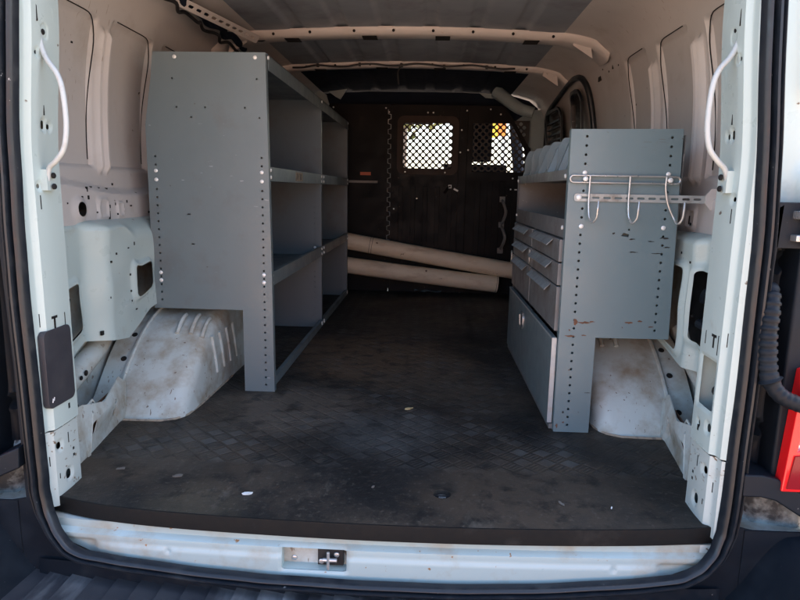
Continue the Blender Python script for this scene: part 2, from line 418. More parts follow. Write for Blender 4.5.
# outer skin behind the openings
for sx in (-1,1):
    mb=MB()
    def fs_(u,v,d,sx=sx): return (sx*(.905+.006*math.sin(u*9)-.010*math.exp(-((v-.22)/.02)**2)),u,v)
    mb.sheet(arange(.02,1.2,.02),arange(-.04,.60,.02),fs_,'dirty')
    for i in range(5):
        z=.10+.09*i
        mb.box(min(sx*.895,sx*.903),max(sx*.895,sx*.903),.15+.07*i,.19+.07*i,z,z+.012,'hole')
    mb.build('outer_skin',van)
    # black box put in for the shade behind the forward opening
    mb=MB(); y0,y1=(.585,.72) if sx<0 else (.45,.61)
    mb.box(min(sx*.86,sx*.90),max(sx*.86,sx*.90),y0,y1,.26,.50,'black'); mb.build('cavity_shade',van)
    # inner wheel housing brace seen below the box section
    mb=MB()
    mb.tube([(sx*.87,.20,.10),(sx*.875,.36,.13),(sx*.87,.52,.20),(sx*.86,.60,.29)],.030,'dirty',12)
    mb.tube([(sx*.868,.12,.185),(sx*.872,.30,.205),(sx*.868,.45,.262)],.007,'black',8)
    mb.disc((sx*.842,.40,.155),(-sx,0,0),.008,.003,'hole'); mb.disc((sx*.842,.375,.148),(-sx,0,0),.006,.003,'hole')
    mb.build('inner_brace',van)
    # wiring clip and latch mechanism pieces inside the near opening
    mb=MB()
    x=sx*.86
    mb.tube(catmull([(x,.30,.31),(x-sx*.01,.33,.345),(x,.35,.33),(x,.37,.37)],6),.007,'plastic',8)
    if sx>0:
        mb.tube(catmull([(x-.04,.36,.43),(x-.035,.40,.425),(x-.03,.42,.40)],6),.010,'plastic',8)
        mb.tube(catmull([(x-.045,.40,.345),(x-.035,.35,.335),(x-.045,.32,.32)],6),.012,'plastic',8)
    mb.build('cable_clip',van)

# bottom rails standing on the floor beside the mat
def rail(sx):
    mb=MB()
    def mp1(u,v,w): # near bracket, y .01->.20
        return (sx*(.716+.022*((u-.01)/.19)+w),u,v)
    z1=.158
    mb.plate([(.0,-.03),(.2,-.03),(.2,z1-.02),(.0,z1)],[circ(.055,.115,.008,10),circ(.10,.035,.010,10),circ(.15,.12,.005),circ(.155,.095,.0045),
              [(.02,.06),(.023,.06),(.023,.09),(.02,.09)],[(.13,.05),(.133,.05),(.133,.08),(.13,.08)]],.003,mp1,'dirty')
    mb.plate([(.0,-.03),(.2,-.03),(.2,z1-.02),(.0,z1)],[],.003,lambda u,v,w:(mp1(u,v,w)[0]+sx*.012,u,v),'hole')
    def mp2(u,v,w): return (sx*(.738+.04*((u-.2)/.27)+w+.006*math.sin((v)*60)),u,v)
    hs=[rrect(.235,.268,.035,.075,.008,3),circ(.40,.075,.008,8),rrect(.395,.408,.03,.052,.004,3),circ(.25,.1,.004)]
    mb.plate([(.2,-.03),(.47,-.03),(.50,.10),(.46,.128),(.33,.10),(.2,.135)],hs,.003,mp2,'dirty')
    mb.plate([(.2,-.03),(.47,-.03),(.47,.10),(.2,.10)],[],.003,lambda u,v,w:(mp2(u,v,w)[0]+sx*.014,u,v),'rust')
    mb.tube([(sx*.75,.2,.11),(sx*.755,.27,.125),(sx*.76,.30,.095),(sx*.765,.38,.10),(sx*.77,.41,.07),(sx*.775,.47,.065)],.003,'dirty',6)
    mb.box(min(sx*.738,sx*.90),max(sx*.738,sx*.90),.0,.52,-.03,-.008,'dirty')
    mb.build('floor_rail',van,smooth=30)
rail(-1);rail(1)

# wheel arches
def arch(sx):
    mb=MB(); xi=.600; xo=.885; r=.045
    cl=catmull([(.455,-.01,0),(.50,.045,0),(.60,.14,0),(.715,.215,0),(.84,.255,0),(1.0,.268,0),(1.2,.25,0),(1.38,.17,0),(1.48,.05,0),(1.50,-.01,0)],7)
    nrm=[]
    for i in range(len(cl)):
        d=(cl[min(i+1,len(cl)-1)]-cl[max(i-1,0)]).normalized(); nrm.append(Vector((d.y,-d.x,0)))
    rows=[]
    for i,p in enumerate(cl):
        row=[]
        def P(x,inset):
            q=p+nrm[i]*inset; 
            return (sx*x,q.x+.0035*math.sin(x*60+p.x*13)*0,max(q.y,-.01)+.003*math.sin(x*40+p.x*25))
        for x in arange(xo,xi+r,.02): row.append(P(x,-.02*ss(.80,.885,x)*-1 if False else 0))
        for a in (15,30,45,60,75,90): row.append(P(xi+r-r*math.sin(R(a)),r*(1-math.cos(R(a)))))
        zl=row[-1]
        for t in (.25,.5,.75,1): row.append((sx*(xi-.006*t),zl[1],zl[2]*(1-t)-.01*t))
        rows.append(row)
    n=len(rows[0]); vs=[q for row in rows for q in row]
    fs=[(i*n+k,i*n+k+1,(i+1)*n+k+1,(i+1)*n+k) for i in range(len(rows)-1) for k in range(n-1)]
    mb.add(vs,fs,'dirty')
    # pressed stiffening ribs on the crown and side
    for j,x0 in enumerate((.62,.655,.70)):
        path=[(sx*(x0+.0),.69+.05*j*0+.08*t,.205+.045*math.sin(t*PI/2)-(.012 if j==0 else 0)) for t in arange(0,1,.1)]
        mb.tube(path,.007,'dirty',8)
    for y in (.72,.79,.86,.93):
        mb.tube([(sx*.598,y,.19),(sx*.597,y+.02,.13),(sx*.596,y+.035,.06)],.006,'dirty',8)
    # flange with bolts where it meets the wall, foot sealant bead
    mb.tube([(sx*.81,p.x-.004,p.y+.004) for p in cl[2:30]],.006,'dirty',6)
    for i in (8,14,19): mb.disc((sx*.835,cl[i].x,cl[i].y+.001),(0,-.6,.8),.009,.003,'hole')
    mb.tube([(sx*.85,.452,.001),(sx*.75,.449,.001),(sx*.66,.452,.001),(sx*.625,.47,.001),(sx*.602,.51,.001),(sx*.596,.60,.001),(sx*.594,.9,.001)],.0045,'tan',6)
    mb.build('wheel_arch',van,smooth=50)
arch(-1);arch(1)

# rear pillars
def pillar(sx):
    mb=MB()
    zs=[-.10,.0,.16,.5,.75,1.0,1.2,1.33]
    def xo(z): return .697-.024*ss(.7,1.05,z)-.02*ss(1.05,1.33,z)
    # u: 0 at seal, .11 going forward along the inboard face, then returning outboard
    def fm(u,v,d):
        if u<.012: t=u/.012; x=.012*(1-t)-.0; y=-.032+.006*t
        elif u<.12:  t=(u-.012)/.108; x=-.003*math.sin(t*PI)-.010*ss(.15,.22,t); y=-.026+.116*t
        else: t=(u-.12)/.19; x=-.010+.19*t; y=.092+.01*t
        off=.0
        if d<.02: off=.004*(1-ss(.0,.008,max(d,0)))
        # pressed pads round the grab handle feet
        return (sx*(xo(v)+x+off),y,v)
    L=[(.072,.968,.0042,.0085,.004),(.050,.998,.0013,.016,.0012),(.052,.925,.004,.004,.0039),(.072,.790,.0038,.0085,.003),(.090,.788,.0045,.0055,.0045),(.072,.822,.0012,.013,.0011),
       (.050,.668,.0042,.005,.0042),(.050,.636,.0013,.014,.0012),(.030,.395,.0012,.014,.0011),(.098,.385,.0012,.014,.0011),(.062,.396,.010,.0028,.0027),(.062,.383,.003,.012,.0028),(.088,.19,.003,.006,.003)]
    if sx>0: L+=[(.078,.292,.030,.052,.004),(.05,.205,.006,.009,.0059),(.092,.20,.004,.005,.004),(.045,.38,.0012,.02,.0011)]
    for q in (): pass
    thin=[q for q in L if min(q[2],q[3])<.0038]; L=[q for q in L if q not in thin]
    us=arange(0,.012,.004)[:-1]+arange(.012,.12,.003)+arange(.12,.30,.03)[1:]
    def slit(q,dx=0):
        p=fm(q[0],q[1],9.); mb.box(min(p[0]+sx*dx-sx*.0006,p[0]+sx*dx+sx*.004),max(p[0]+sx*dx-sx*.0006,p[0]+sx*dx+sx*.004),p[1]-q[2],p[1]+q[2],q[1]-q[3],q[1]+q[3],'hole')
    for q in thin: slit(q)
    mb.sheet(us,arange(.155,1.33,.0035),fm,'white',L)
    # below the seam
    LB=[(.052,.112,.0065,.008,.0064),(.078,.034,.008,.011,.0079),(.030,.085,.0013,.011,.0012),(.082,.118,.0013,.012,.0012),(.098,.085,.003,.003,.0029),(.098,.070,.003,.003,.0029),(.045,.045,.0012,.006,.0011)]
    def fl_(u,v,d):
        q=fm(u,v,d); return (q[0]+sx*(.004+.006*ss(.06,.0,v)*0),q[1],v)
    usl=arange(0,.012,.004)[:-1]+arange(.012,.12,.003)+arange(.12,.30,.03)[1:]
    thin=[q for q in LB if min(q[2],q[3])<.0038]; LB=[q for q in LB if q not in thin]
    for q in thin: slit(q,.004)
    mb.sheet(usl,arange(-.02,.151,.0035),fl_,'dirtw',LB)
    mb.box(min(sx*.722,sx*.73),max(sx*.722,sx*.73),-.02,.085,.0,.14,'hole')
    # dark space behind the punched slots
    mb.box(min(sx*.716,sx*.722),max(sx*.716,sx*.722),-.015,.085,.362,.86,'hole')
    mb.box(min(sx*.700,sx*.706),max(sx*.700,sx*.706),.0,.085,.87,1.05,'hole')
    # pad under the handle feet
    for z in (.965,):
        mb.plate(rrect(-.005,.055,z-.075,z+.055,.012),[],.003,lambda u,v,w:(sx*(xo(v)-.012-.0+w*1),.022+u*.9,v) ,'white')
    # latch workings visible in the lower opening of this pillar
    if sx>0:
        mb.box(.735,.760,.03,.085,.24,.35,'dirty')
        mb.tube([(.725,.03,.262),(.728,.05,.268),(.73,.085,.262)],.012,'black',10)
        mb.tube([(.725,.05,.315),(.73,.075,.335)],.008,'steel',8)
    p=mb.build('door_pillar',van,smooth=40)
    # grab handle
    h=MB()
    xa=lambda z:xo(z)
    if sx<0: pts=[(.672,.032,.985),(.668,.030,.945),(.655,.024,.915),(.632,.018,.885),(.622,.016,.850),(.620,.016,.79),(.628,.016,.745),(.648,.02,.720),(.668,.026,.705),(.676,.03,.68)]
    else: pts=[(.674,.032,.998),(.670,.030,.960),(.655,.024,.930),(.634,.018,.905),(.624,.016,.872),(.622,.016,.81),(.630,.016,.765),(.650,.02,.740),(.668,.026,.725),(.678,.03,.70)]
    pp=catmull([(sx*a,b,c) for a,b,c in pts],6)
    h.tube(pp,.0052,'handle',12)
    z0,z1=pts[0][2],pts[-1][2]
    h.box(min(sx*.668,sx*.692),max(sx*.668,sx*.692),.022,.05,z0-.028,z0+.018,'white')
    h.box(min(sx*.672,sx*.70),max(sx*.672,sx*.70),.022,.05,z1-.02,z1+.022,'white')
    for z in (z0-.018,z0+.004,z1-.012,z1+.010): h.disc((sx*.667,.036,z),(-sx,0,0),.006,.004,'hole')
    h.build('grab_handle',van,smooth=50)
    return xo
XO=pillar(-1); pillar(1)
# blanking plate on the left pillar
mb=MB(); mb.plate(rrect(-.018,.078,.205,.372,.014),[],.013,lambda u,v,w:(-.6815-w,u,v),'plate')
pl=mb.build('blanking_plate',van,bevel=.0015)
tag(pl,'black plastic blanking plate low on the left pillar')
mb=MB()
mb.tube([(-.681,-.006,.218),(-.681,-.004,.226),(-.681,-.001,.221),(-.681,.001,.228)],.0009,'white_mark',5); mb.build('moulded_mark',pl)

# rear seal
def seal():
    mb=MB()
    half=[(-.655,1.20),(-.668,1.006),(-.688,.80),(-.694,.62),(-.696,.443),(-.692,.122),(-.690,.035),(-.682,-.012),(-.662,-.052),(-.630,-.082),(-.585,-.094),(-.479,-.103),(-.30,-.112),(-.153,-.117),(.06,-.119),(.271,-.115),(.45,-.106),(.60,-.092),(.655,-.074),(.688,-.045),(.703,-.008),(.709,.05),(.712,.281),(.709,.576),(.699,.758),(.678,1.006),(.662,1.20)]
    path=catmull([(x,0,z) for x,z in half],6)
    # top closes over the doorway
    top=catmull([(.662,0,1.20),(.645,0,1.27),(.59,0,1.315),(0,0,1.33),(-.59,0,1.315),(-.645,0,1.27),(-.655,0,1.20)],6)
    path=path+top[1:-1]
    n=len(path)
    # cross-section (outward distance, -y protrusion)
    cs=[(-.004,-.004),(-.001,.010),(.003,.0155),(.0075,.0165),(.0105,.012),(.0118,.001),(.0135,.001),(.0150,.012),(.018,.0195),(.0225,.0195),(.0255,.012),(.0270,.000),(.0290,.000),(.0305,.008),(.034,.011),(.037,.007),(.038,-.004)]
    vs=[];k=len(cs)
    for i,p in enumerate(path):
        d=(path[(i+1)%n]-path[(i-1)%n]).normalized(); out=Vector((d.z,0,-d.x))
        out=-out if out.dot(Vector((p.x,0,p.z-.55)))<0 else out
        wob=.0007*math.sin(i*.37)+.0005*math.sin(i*1.1)
        yb=-.034-.012*ss(.02,-.08,p.z) if False else -.034-(.014*(1-ss(-.09,.02,p.z)))
        bow=-.030*(1-(p.x/.7)**2)*(1-ss(-.1,0,p.z))
        for a,b in cs: q=p+out*(a*(1-.30*(1-ss(-.10,.05,p.z)))+wob); vs.append((q.x,yb+bow-b,q.z))
    fs=[(i*k+j,i*k+j+1,((i+1)%n)*k+j+1,((i+1)%n)*k+j) for i in range(n) for j in range(k-1)]
    mb.add(vs,fs,'rubber'); return mb.build('door_seal',van,smooth=60),path
sl,SP=seal()

# rear sill: curved pressed panel with striker pocket
def sill():
    mb=MB()
    def yb(x): return -.030-.028*(1-(x/.72)**2)
    def fm(u,v,d):
        z=v; w=.70-.115*ss(-.045,-.125,z) if False else .70-.12*(1-ss(-.125,-.04,z))**1.6
        x=u if abs(u)<.5 else math.copysign(.5+(abs(u)-.5)*(w-.5)/.2,u); y=yb(x)
        y+=.020*ss(-.065,-.035,z)*0
        # shallow pressing: upper strip set back a little
        y+=.013*ss(-.062,-.054,z); y+=.006*ss(.585,.60,abs(x))*(1-ss(-.078,-.070,z))
        y-=.004*(1-ss(.55,.60,abs(x)))*(1-ss(-.085,-.075,z))
        if d<.02: y+=.004*(1-ss(0,.006,max(d,0)))
        return (x,y,z)
    mb.sheet(arange(-.70,.71,.0045),arange(-.128,-.0365,.0035),fm,'sillpaint',[(-.118,-.086,.068,.0235,.004),(.5,-.085,.003,.003,.0029),(-.43,-.085,.002,.002,.0019)])
    # pocket
    y=yb(-.118)
    mb.box(-.190,-.045,y+.028,y+.030,-.115,-.055,'dirty')
    for a in (-.188,-.0475): mb.box(a-.001,a+.001,y+.004,y+.029,-.112,-.06,'white')
    mb.box(-.188,-.048,y+.004,y+.029,-.1125,-.1105,'white')
    o=mb.build('rear_sill',van,smooth=40)
    s=MB()
    s.box(-.112,-.058,y+.012,y+.026,-.104,-.068,'black'); s.tube([(-.10,y+.0,-.085),(-.07,y+.0,-.085)],.0045,'steel',8)
    s.tube([(-.088,y-.002,-.066),(-.088,y-.002,-.105)],.0035,'steel',8); s.disc((-.072,y+.010,-.078),(0,-1,0),.006,.003,'steel'); s.disc((-.104,y+.010,-.094),(0,-1,0),.006,.003,'steel')
    bolt((-.165,y+.0275,-.1),(0,-1,0),.006,.003,o,'steel')
    s.build('door_striker',o,bevel=.001)
M['sillpaint']=paint('sill_paint',(.36,.45,.455),(.30,.26,.19),(.50,.74),8,.35,spots=(55,.70,(.28,.15,.07)),mottle=.03)
sill()

# floor pan
mb=MB(); mb.box(-.90,.90,-.02,3.4,-.075,-.038,'dirty'); mb.build('floor_pan',van)

# roof skin with pressings and bows
def roof():
    mb=MB()
    xs=arange(-.62,.62,.008); ys=arange(.0,2.25,.06)
    def fm(u,v,d):
        z=roofz(u)
        for c in (-.45,-.27,-.09,.09,.27,.45):
            z+=.010*(ss(c-.034,c-.018,u)-ss(c+.018,c+.034,u))
        for yb in (.75,1.53,2.2):    # pressings fade at the bows
            pass
        return (u,v,z)
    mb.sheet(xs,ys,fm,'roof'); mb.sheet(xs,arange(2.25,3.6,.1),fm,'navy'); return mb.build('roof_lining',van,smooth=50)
roof()
def bow(y,depth,drop,sag=0):
    mb=MB()
    xs=arange(-.80,.80,.02)
    cs=[(-.5,.0),(-.5,-.25),(-.42,-.8),(-.3,-1),(.3,-1),(.42,-.8),(.5,-.25),(.5,0)]
    vs=[];k=len(cs)
    for x in xs:
        ax=min(abs(x),.62)
        zt=roofz(ax)-(1.300-lerp_table([(.62,1.300),(.74,1.272),(.80,1.222),(.826,1.17)],abs(x)) if abs(x)>.62 else 0)
        fl=1+.5*ss(.55,.70,abs(x))
        for a,b in cs: vs.append((x,y+a*depth*fl,zt+b*drop+.002))
    fs=[(i*k+j,i*k+j+1,(i+1)*k+j+1,(i+1)*k+j) for i in range(len(xs)-1) for j in range(k-1)]
    mb.add(vs,fs,'inner')
    for x in (-.55,-.4,-.22,-.06,.1,.26,.42,.58):
        mb.disc((x,y-.505*depth,roofz(x)-drop*.5),(0,-1,0),.006,.002,'hole',8)
    for x in (-.48,-.16,.14,.50): mb.box(x-.03,x+.03,y-.30*depth,y+.3*depth,roofz(x)-drop-.0,roofz(x)-drop+.0+.001-.0035,'hole')
    return mb.build('roof_bow',van,smooth=50)
bow(1.47,.105,.030); bow(2.14,.075,.026)
# header over the rear doorway
mb=MB()
mb.box(-.70,.70,-.03,.10,1.29,1.42,'white'); mb.build('rear_header',van,bevel=.01)
# gusset brackets where the bows meet the wall
for sx in (-1,1):
    for y in (1.47,2.14):
        mb=MB(); x=sx*.70
        mb.plate([(-.05,-.03),(.05,-.03),(.035,.04),(-.035,.04)],[circ(-.02,0,.008),circ(.025,.012,.006)],.003,lambda u,v,w:(x+sx*u*.8,y-.05+w-.3*v*0,1.262+v-.5*u*1 if True else 0),'inner')
        mb.build('bow_bracket',van)
# wiring along the second bow and the left rail
mb=MB()
pts=[(-.62,2.095,1.285)]
for i in range(16):
    x=-.56+.072*i; pts.append((x,2.09-.004*math.sin(i*2),roofz(x)-.018+.006*math.sin(i*1.7)))
mb.tube(catmull(pts,5),.0048,'black',8)
for i in range(2,15,3): mb.box(pts[i][0]-.006,pts[i][0]+.006,2.082,2.098,pts[i][2]-.008,pts[i][2]+.008,'black')
mb.tube(catmull([(-.07,2.09,1.30),(-.065,2.085,1.29),(-.075,2.08,1.26),(-.07,2.08,1.205)],5),.0042,'black',8)
mb.build('wiring_harness',van)
mb=MB()
pts=[(-.70+.012*math.sin(i*1.9),.75+.06*i,1.257+.008*math.sin(i*2.7)-.0+.0*i) for i in range(14)]
mb.tube(catmull(pts,5),.014,'navy',10)
mb.tube(catmull([(p[0]-.02,p[1]+.01,p[2]-.022) for p in pts],5),.006,'black',8)
mb.tube(catmull([(-.66,1.45,1.285),(-.61,1.46,1.275),(-.57,1.46,1.292),(-.53,1.475,1.285)],5),.007,'black',8)
mb.build('wiring_harness',van)

# sliding door aperture high on the right wall
mb=MB()
def wx(z): return lerp_table([(.6,.872),(.95,.868),(1.08,.850),(1.17,.824),(1.22,.798),(1.26,.75)],z)
pth=[(wx(z)-.010,y,z) for y,z in ((2.90,.80),(2.90,1.0),(2.87,1.10),(2.74,1.155),(2.4,1.19),(2.05,1.215),(1.90,1.215),(1.82,1.19),(1.79,1.12),(1.78,.95),(1.78,.70))]
mb.tube(catmull(pth,6),.014,'rubber',10)
sf=mb.build('sliding_door_seal',van,smooth=60)
for (y0,y1,z1) in ((2.33,2.72,1.13),(1.86,2.04,1.15)):
    mb=MB(); fr=lambda u,v,w:(wx(v)-.030+w,u,v)
    mb.plate(rrect(y0,y1,.74,z1,.05),[],.004,fr,'glass')
    g=mb.build('side_window',van)
    f=MB(); f.plate(rrect(y0-.015,y1+.015,.725,z1+.015,.06),[rrect(y0,y1,.74,z1,.05)],.012,lambda u,v,w:(wx(v)-.040+w,u,v),'rubber' ); f.build('frame',g)
    if y0>2.1:
        f=MB()
        for i in range(9): 
            z=.80+.034*i; f.box(wx(z)-.042,wx(z)-.034,y0+.02,y1-.02,z,z+.010,'black')
        f.build('louvre',g)

# cab: shell, headliner, seats, dash
mb=MB()
mb.box(-.92,.92,2.95,3.9,1.335,1.36,'navy')        # headliner
mb.box(-.92,-.90,2.95,3.7,-.1,.55,'plastic'); mb.box(.90,.92,2.95,3.7,-.1,.55,'plastic')
mb.box(-.92,-.88,3.1,3.2,.55,1.34,'plastic'); mb.box(.84,.92,2.96,3.25,.55,1.34,'plastic'); mb.box(-.92,-.84,2.96,3.25,.55,1.34,'plastic')
mb.box(-.92,.92,2.95,4.4,-.12,-.08,'plastic')
mb.box(-.90,.90,4.25,4.5,-.1,.74,'plastic')
mb.build('cab_interior',van)
for sx in (-1,1):
    mb=MB(); x=sx*.42
    mb.box(x-.22,x+.22,3.35,3.85,.12,.28,'navy'); mb.box(x-.22,x+.22,3.22,3.36,.2,.86,'navy')
    mb.box(x-.10,x+.11,3.22,3.32,.88,1.17,'navy'); mb.box(x-.06,x-.04,3.26,3.28,.84,.92,'steel'); mb.box(x+.04,x+.06,3.26,3.28,.84,.92,'steel')
    mb.box(x-.2,x+.2,3.3,3.9,-.08,.12,'plastic')
    mb.build('cab_seat',van,bevel=.03)
    mb=MB(); mb.tube([(sx*.90,4.35,.70),(sx*.80,4.05,1.15),(sx*.76,3.85,1.34)],.05,'navy',10); mb.build('windscreen_pillar',van)
mb=MB(); mb.box(-.12,.12,3.95,3.98,1.20,1.27,'plastic'); mb.build('mirror',van,bevel=.01)
# pale trim pieces in the upper corners behind the partition
mb=MB(); mb.plate([(-.66,1.17),(-.585,1.10),(-.535,1.19),(-.55,1.245),(-.60,1.27)],[rrect(-.585,-.565,1.135,1.15,.002)],.02,lambda u,v,w:(u,2.72+w+(1.25-v)*.3,v),'trim'); mb.plate([(-.545,1.272),(-.43,1.287),(-.47,1.225),(-.50,1.24)],[],.01,lambda u,v,w:(u,2.78+w,v),'trim'); mb.build('corner_trim',van,bevel=.003)
mb=MB(); mb.tube(catmull([(.50,2.80,1.285),(.56,2.76,1.235),(.64,2.72,1.175),(.72,2.70,1.15)],6),.05,'trim',16,rfun=lambda t:.040-.008*t); mb.plate([(.40,1.285),(.53,1.275),(.52,1.25),(.44,1.255)],[],.01,lambda u,v,w:(u,2.85+w,v),'trim'); mb.build('corner_trim',van,smooth=60)
mb=MB(); mb.plate([(.640,1.12),(.75,1.20),(.88,1.20),(.88,.70),(.80,.80),(.745,.92)],[],.02,lambda u,v,w:(u,2.97+w,v),'trim'); mb.build('corner_trim',van)

# outer body shell (keeps the light out, closes the view from the side)
mb=MB()
for sx in (-1,1):
    prof2=[(.975,-.30),(.985,.2),(.985,.6),(.965,.95),(.93,1.2),(.86,1.34),(.70,1.42)]
    vs=[(sx*x,y,z) for y in (.06,3.0) for x,z in prof2]; k=len(prof2)
    mb.add(vs,[(i,i+1,k+i+1,k+i) for i in range(k-1)],'white')
    vs=[(sx*x,y,z) for y in (3.0,4.6) for x,z in prof2[:3]]; mb.add(vs,[(0,1,4,3),(1,2,5,4)],'white')
    # rear quarter closing faces between seal and outer side, upper (white) part
mb.box(-.86,.86,.0,3.95,1.40,1.43,'white')
mb.box(-.95,.95,.05,4.4,-.34,-.30,'black')
mb.build('body_shell',van,smooth=40)
def quarter(sx):
    # corner panel beside the doorway, white above, black trim below
    def fm(u,v,d):
        # u 0 at the seal .. .26 outwards
        xin=lerp_table([(-.2,.735),(.0,.735),(.5,.745),(.75,.735),(1.05,.712),(1.25,.69),(1.42,.62)],v)
        y=-.030+.050*ss(.0,.03,u)+.0*u
        y-=.020*ss(.055,.075,u)*(1-ss(.70,.74,v)*(1-ss(.84,.88,v)))
        y+=.10*ss(.15,.27,u)
        return (sx*(xin+u*1.0),y,v)
    mb=MB(); mb.sheet(arange(0,.27,.009),arange(.665,1.42,.012),fm,'white'); 
    mb.build('quarter_panel',van,smooth=50)
    mb=MB()
    def f2(u,v,d):
        p=fm(u,v,9.); y=p[1]+.012
        # pressings: round dimple and a vertical step
        for (cu,cv,r) in ((.045,.205,.020),(.04,.55,.025)):
            q=math.hypot(u-cu,v-cv); y+=.018*(1-ss(r*.7,r,q)); y-=.006*math.exp(-((q-r)/.006)**2)
        y-=.030*ss(.075,.085,u)*(1-ss(.62,.66,v)*0)
        return (p[0],y,v)
    mb.sheet(arange(0,.27,.006),arange(.115,.668,.008),f2,'plastic')
    mb.build('corner_cladding',van,smooth=50)
    # dirty painted corner below the cladding
    mb=MB(); mb.sheet(arange(0,.27,.012),arange(-.22,.12,.012),lambda u,v,d:(fm(u,v,9.)[0]-sx*.004,fm(u,v,9)[1]+.02+.01*math.sin(v*40+u*30),v),'grime'); mb.build('lower_quarter',van,smooth=50)
M['grime']=paint('muddy_white_paint',(.40,.46,.47),(.05,.055,.06),(.44,.60),11,.5,spots=(40,.68,(.05,.05,.05)))
quarter(-1);quarter(1)

# right hand side details: hinge, conduit, strut bar, lamp
hg=MB()
hg.box(.775,.815,-.055,-.012,.635,.650,'steel'); hg.box(.775,.86,-.050,-.010,.594,.606,'steel')
hg.tube([(.812,-.045,.585),(.812,-.045,.66)],.018,'steel',14)
hg.box(.745,.800,-.030,.0,.580,.665,'plastic'); hg.box(.80,.90,-.058,-.018,.645,.69,'plastic')
hg.disc((.790,-.056,.643),(0,-1,0),.008,.006,'steel'); hg.disc((.790,-.051,.60),(0,-1,0),.008,.006,'steel')
hg.build('door_hinge',van,bevel=.002)
hg=MB()
hg.box(-.815,-.775,-.05,-.01,.575,.59,'plastic'); hg.tube([(-.79,-.04,.50),(-.79,-.04,.62)],.016,'plastic',12)
hg.box(-.80,-.755,-.03,.0,.55,.60,'plastic'); hg.build('door_hinge',van,bevel=.002)
c=MB(); path=catmull([(.752,.02,.515),(.752,-.026,.50),(.748,-.045,.47),(.745,-.052,.42),(.750,-.056,.36),(.757,-.06,.33),(.775,-.068,.305),(.81,-.075,.29),(.86,-.08,.275)],14)
n=len(path); L=[0]
for a,b in zip(path,path[1:]): L.append(L[-1]+(b-a).length)
# resample finely for the corrugation
fine=[];tot=L[-1];ns=170
for i in range(ns+1):
    t=tot*i/ns
    for j in range(n-1):
        if t<=L[j+1]+1e-9: fine.append(path[j].lerp(path[j+1],(t-L[j])/(L[j+1]-L[j]))); break
def rf(t):
    if t<.12: return .0125
    if t>.62: return .0150+.0005*math.sin(t*190) if t>.66 else .0165+.006*math.exp(-((t-.64)/.008)**2)
    return .0150+.0020*(1 if math.sin(t*tot/.0075*PI)>0 else -.2)
c.tube(fine,.013,'plastic',16,rfun=rf); c.build('cable_conduit',van,smooth=70)
b=MB(); b.box(.744,.752,-.034,-.026,.19,.42,'steel'); b.build('trim_strip',van,bevel=.002)
# sloping black bar above the bumper corner
for sx in (-1,1):
    b=MB()
    z=(lambda u:.135-.62*max(0,u-.79)) if sx>0 else (lambda u:.135-.55*max(0,u-.74))
    us=[.735,.77,.80,.84,.88,.95]; vs=[];
    for u in us:
        zz=z(u); 
        for dy,dz in ((-.05,0),(-.055,-.045),(.02,-.045),(.02,0)): vs.append((sx*u,dy-.05*max(0,u-.75)*0,zz+dz))
    fs=[(i*4+j,i*4+(j+1)%4,(i+1)*4+(j+1)%4,(i+1)*4+j) for i in range(len(us)-1) for j in range(4)]+[(0,1,2,3),(20,23,22,21)]
    b.add(vs,fs,'plastic'); b.build('lamp_support',van,smooth=30,bevel=.004)
# tail lamp
for sx in (-1,1):
    t=MB(); t.box(min(sx*.800,sx*.96) if False else min(sx*.800,sx*.97),max(sx*.800,sx*.97),-.026,.05,.09,.62,'plastic'); 
    h=t.build('lamp_housing',van,bevel=.006)
    t=MB()
    X0=.806
    t.plate([(X0,.105),(.97,.105),(.97,.38),(X0+.014,.35)],[[(X0+.022,.19),(.955,.21),(.955,.35),(X0+.034,.32)]],.03,lambda u,v,w:(sx*u,-.056+w,v),'red')
    lo=t.build('tail_lamp',van,bevel=.003)
    t=MB(); t.plate([(X0+.022,.19),(.955,.21),(.955,.35),(X0+.034,.32)],[],.01,lambda u,v,w:(sx*u,-.046+w,v),'lens')
    for i in range(12): t.tube([(sx*(X0+.03+.009*i),-.048,.20),(sx*(X0+.036+.009*i),-.048,.31)],.0025,'lens',6)
    t.build('reflector',lo)
    t=MB(); t.plate([(X0+.008,.113),(.96,.113),(.96,.20),(X0+.016,.18)],[],.006,lambda u,v,w:(sx*u,-.0595+w,v),'darkred'); t.build('lower_lens',lo)

# bumper with ribbed step
b=MB()
def bz(x,y): 
    z=-.168
    z-=.004*(1 if ((x+5)%.052)<.005 else 0)
    return z
xs=[]
x=-.80
while x<.80:
    xs+= [x,x+.0445,x+.046,x+.050]; x+=.052
b.sheet(xs,[-.42,-.35,-.2,-.12,-.078,-.072,-.02],lambda u,v,d:(u,v,-.152-(.007 if (round((u+.80)/.052*1000)%1000)>850 else 0)-(.02*ss(-.34,-.42,v))),'pad')
bo=b.build('rear_bumper',van,smooth=30)
b=MB()
b.box(-.95,.95,-.45,-.40,-.45,-.19,'plastic')
b.build('bumper_face',bo,bevel=.01)
for sx in (-1,1):
    b=MB()
    # raised corner, its inner flank sloping down to the step
    def fm(u,v,d,sx=sx):
        # u inboard->outboard 0..1 ; v rear->front 0..1
        x=.700+.36*u; y=-.46+.43*v
        top=-.005+.02*ss(.3,1,u)-.10*ss(.75,.0,v)*0
        z=-.17+ (top+.17)*ss(.02,.42,u)
        z-=.05*(1-ss(0,.25,v))
        x+=.02*(1-v)
        return (sx*x,y,z)
    b.sheet(arange(0,1,.04),arange(0,1,.05),fm,'plastic'); 
    b.box(min(sx*.76,sx*1.06),max(sx*.76,sx*1.06),-.032,-.028,-.17,.006,'plastic')
    b.build('bumper_corner',bo,smooth=40)
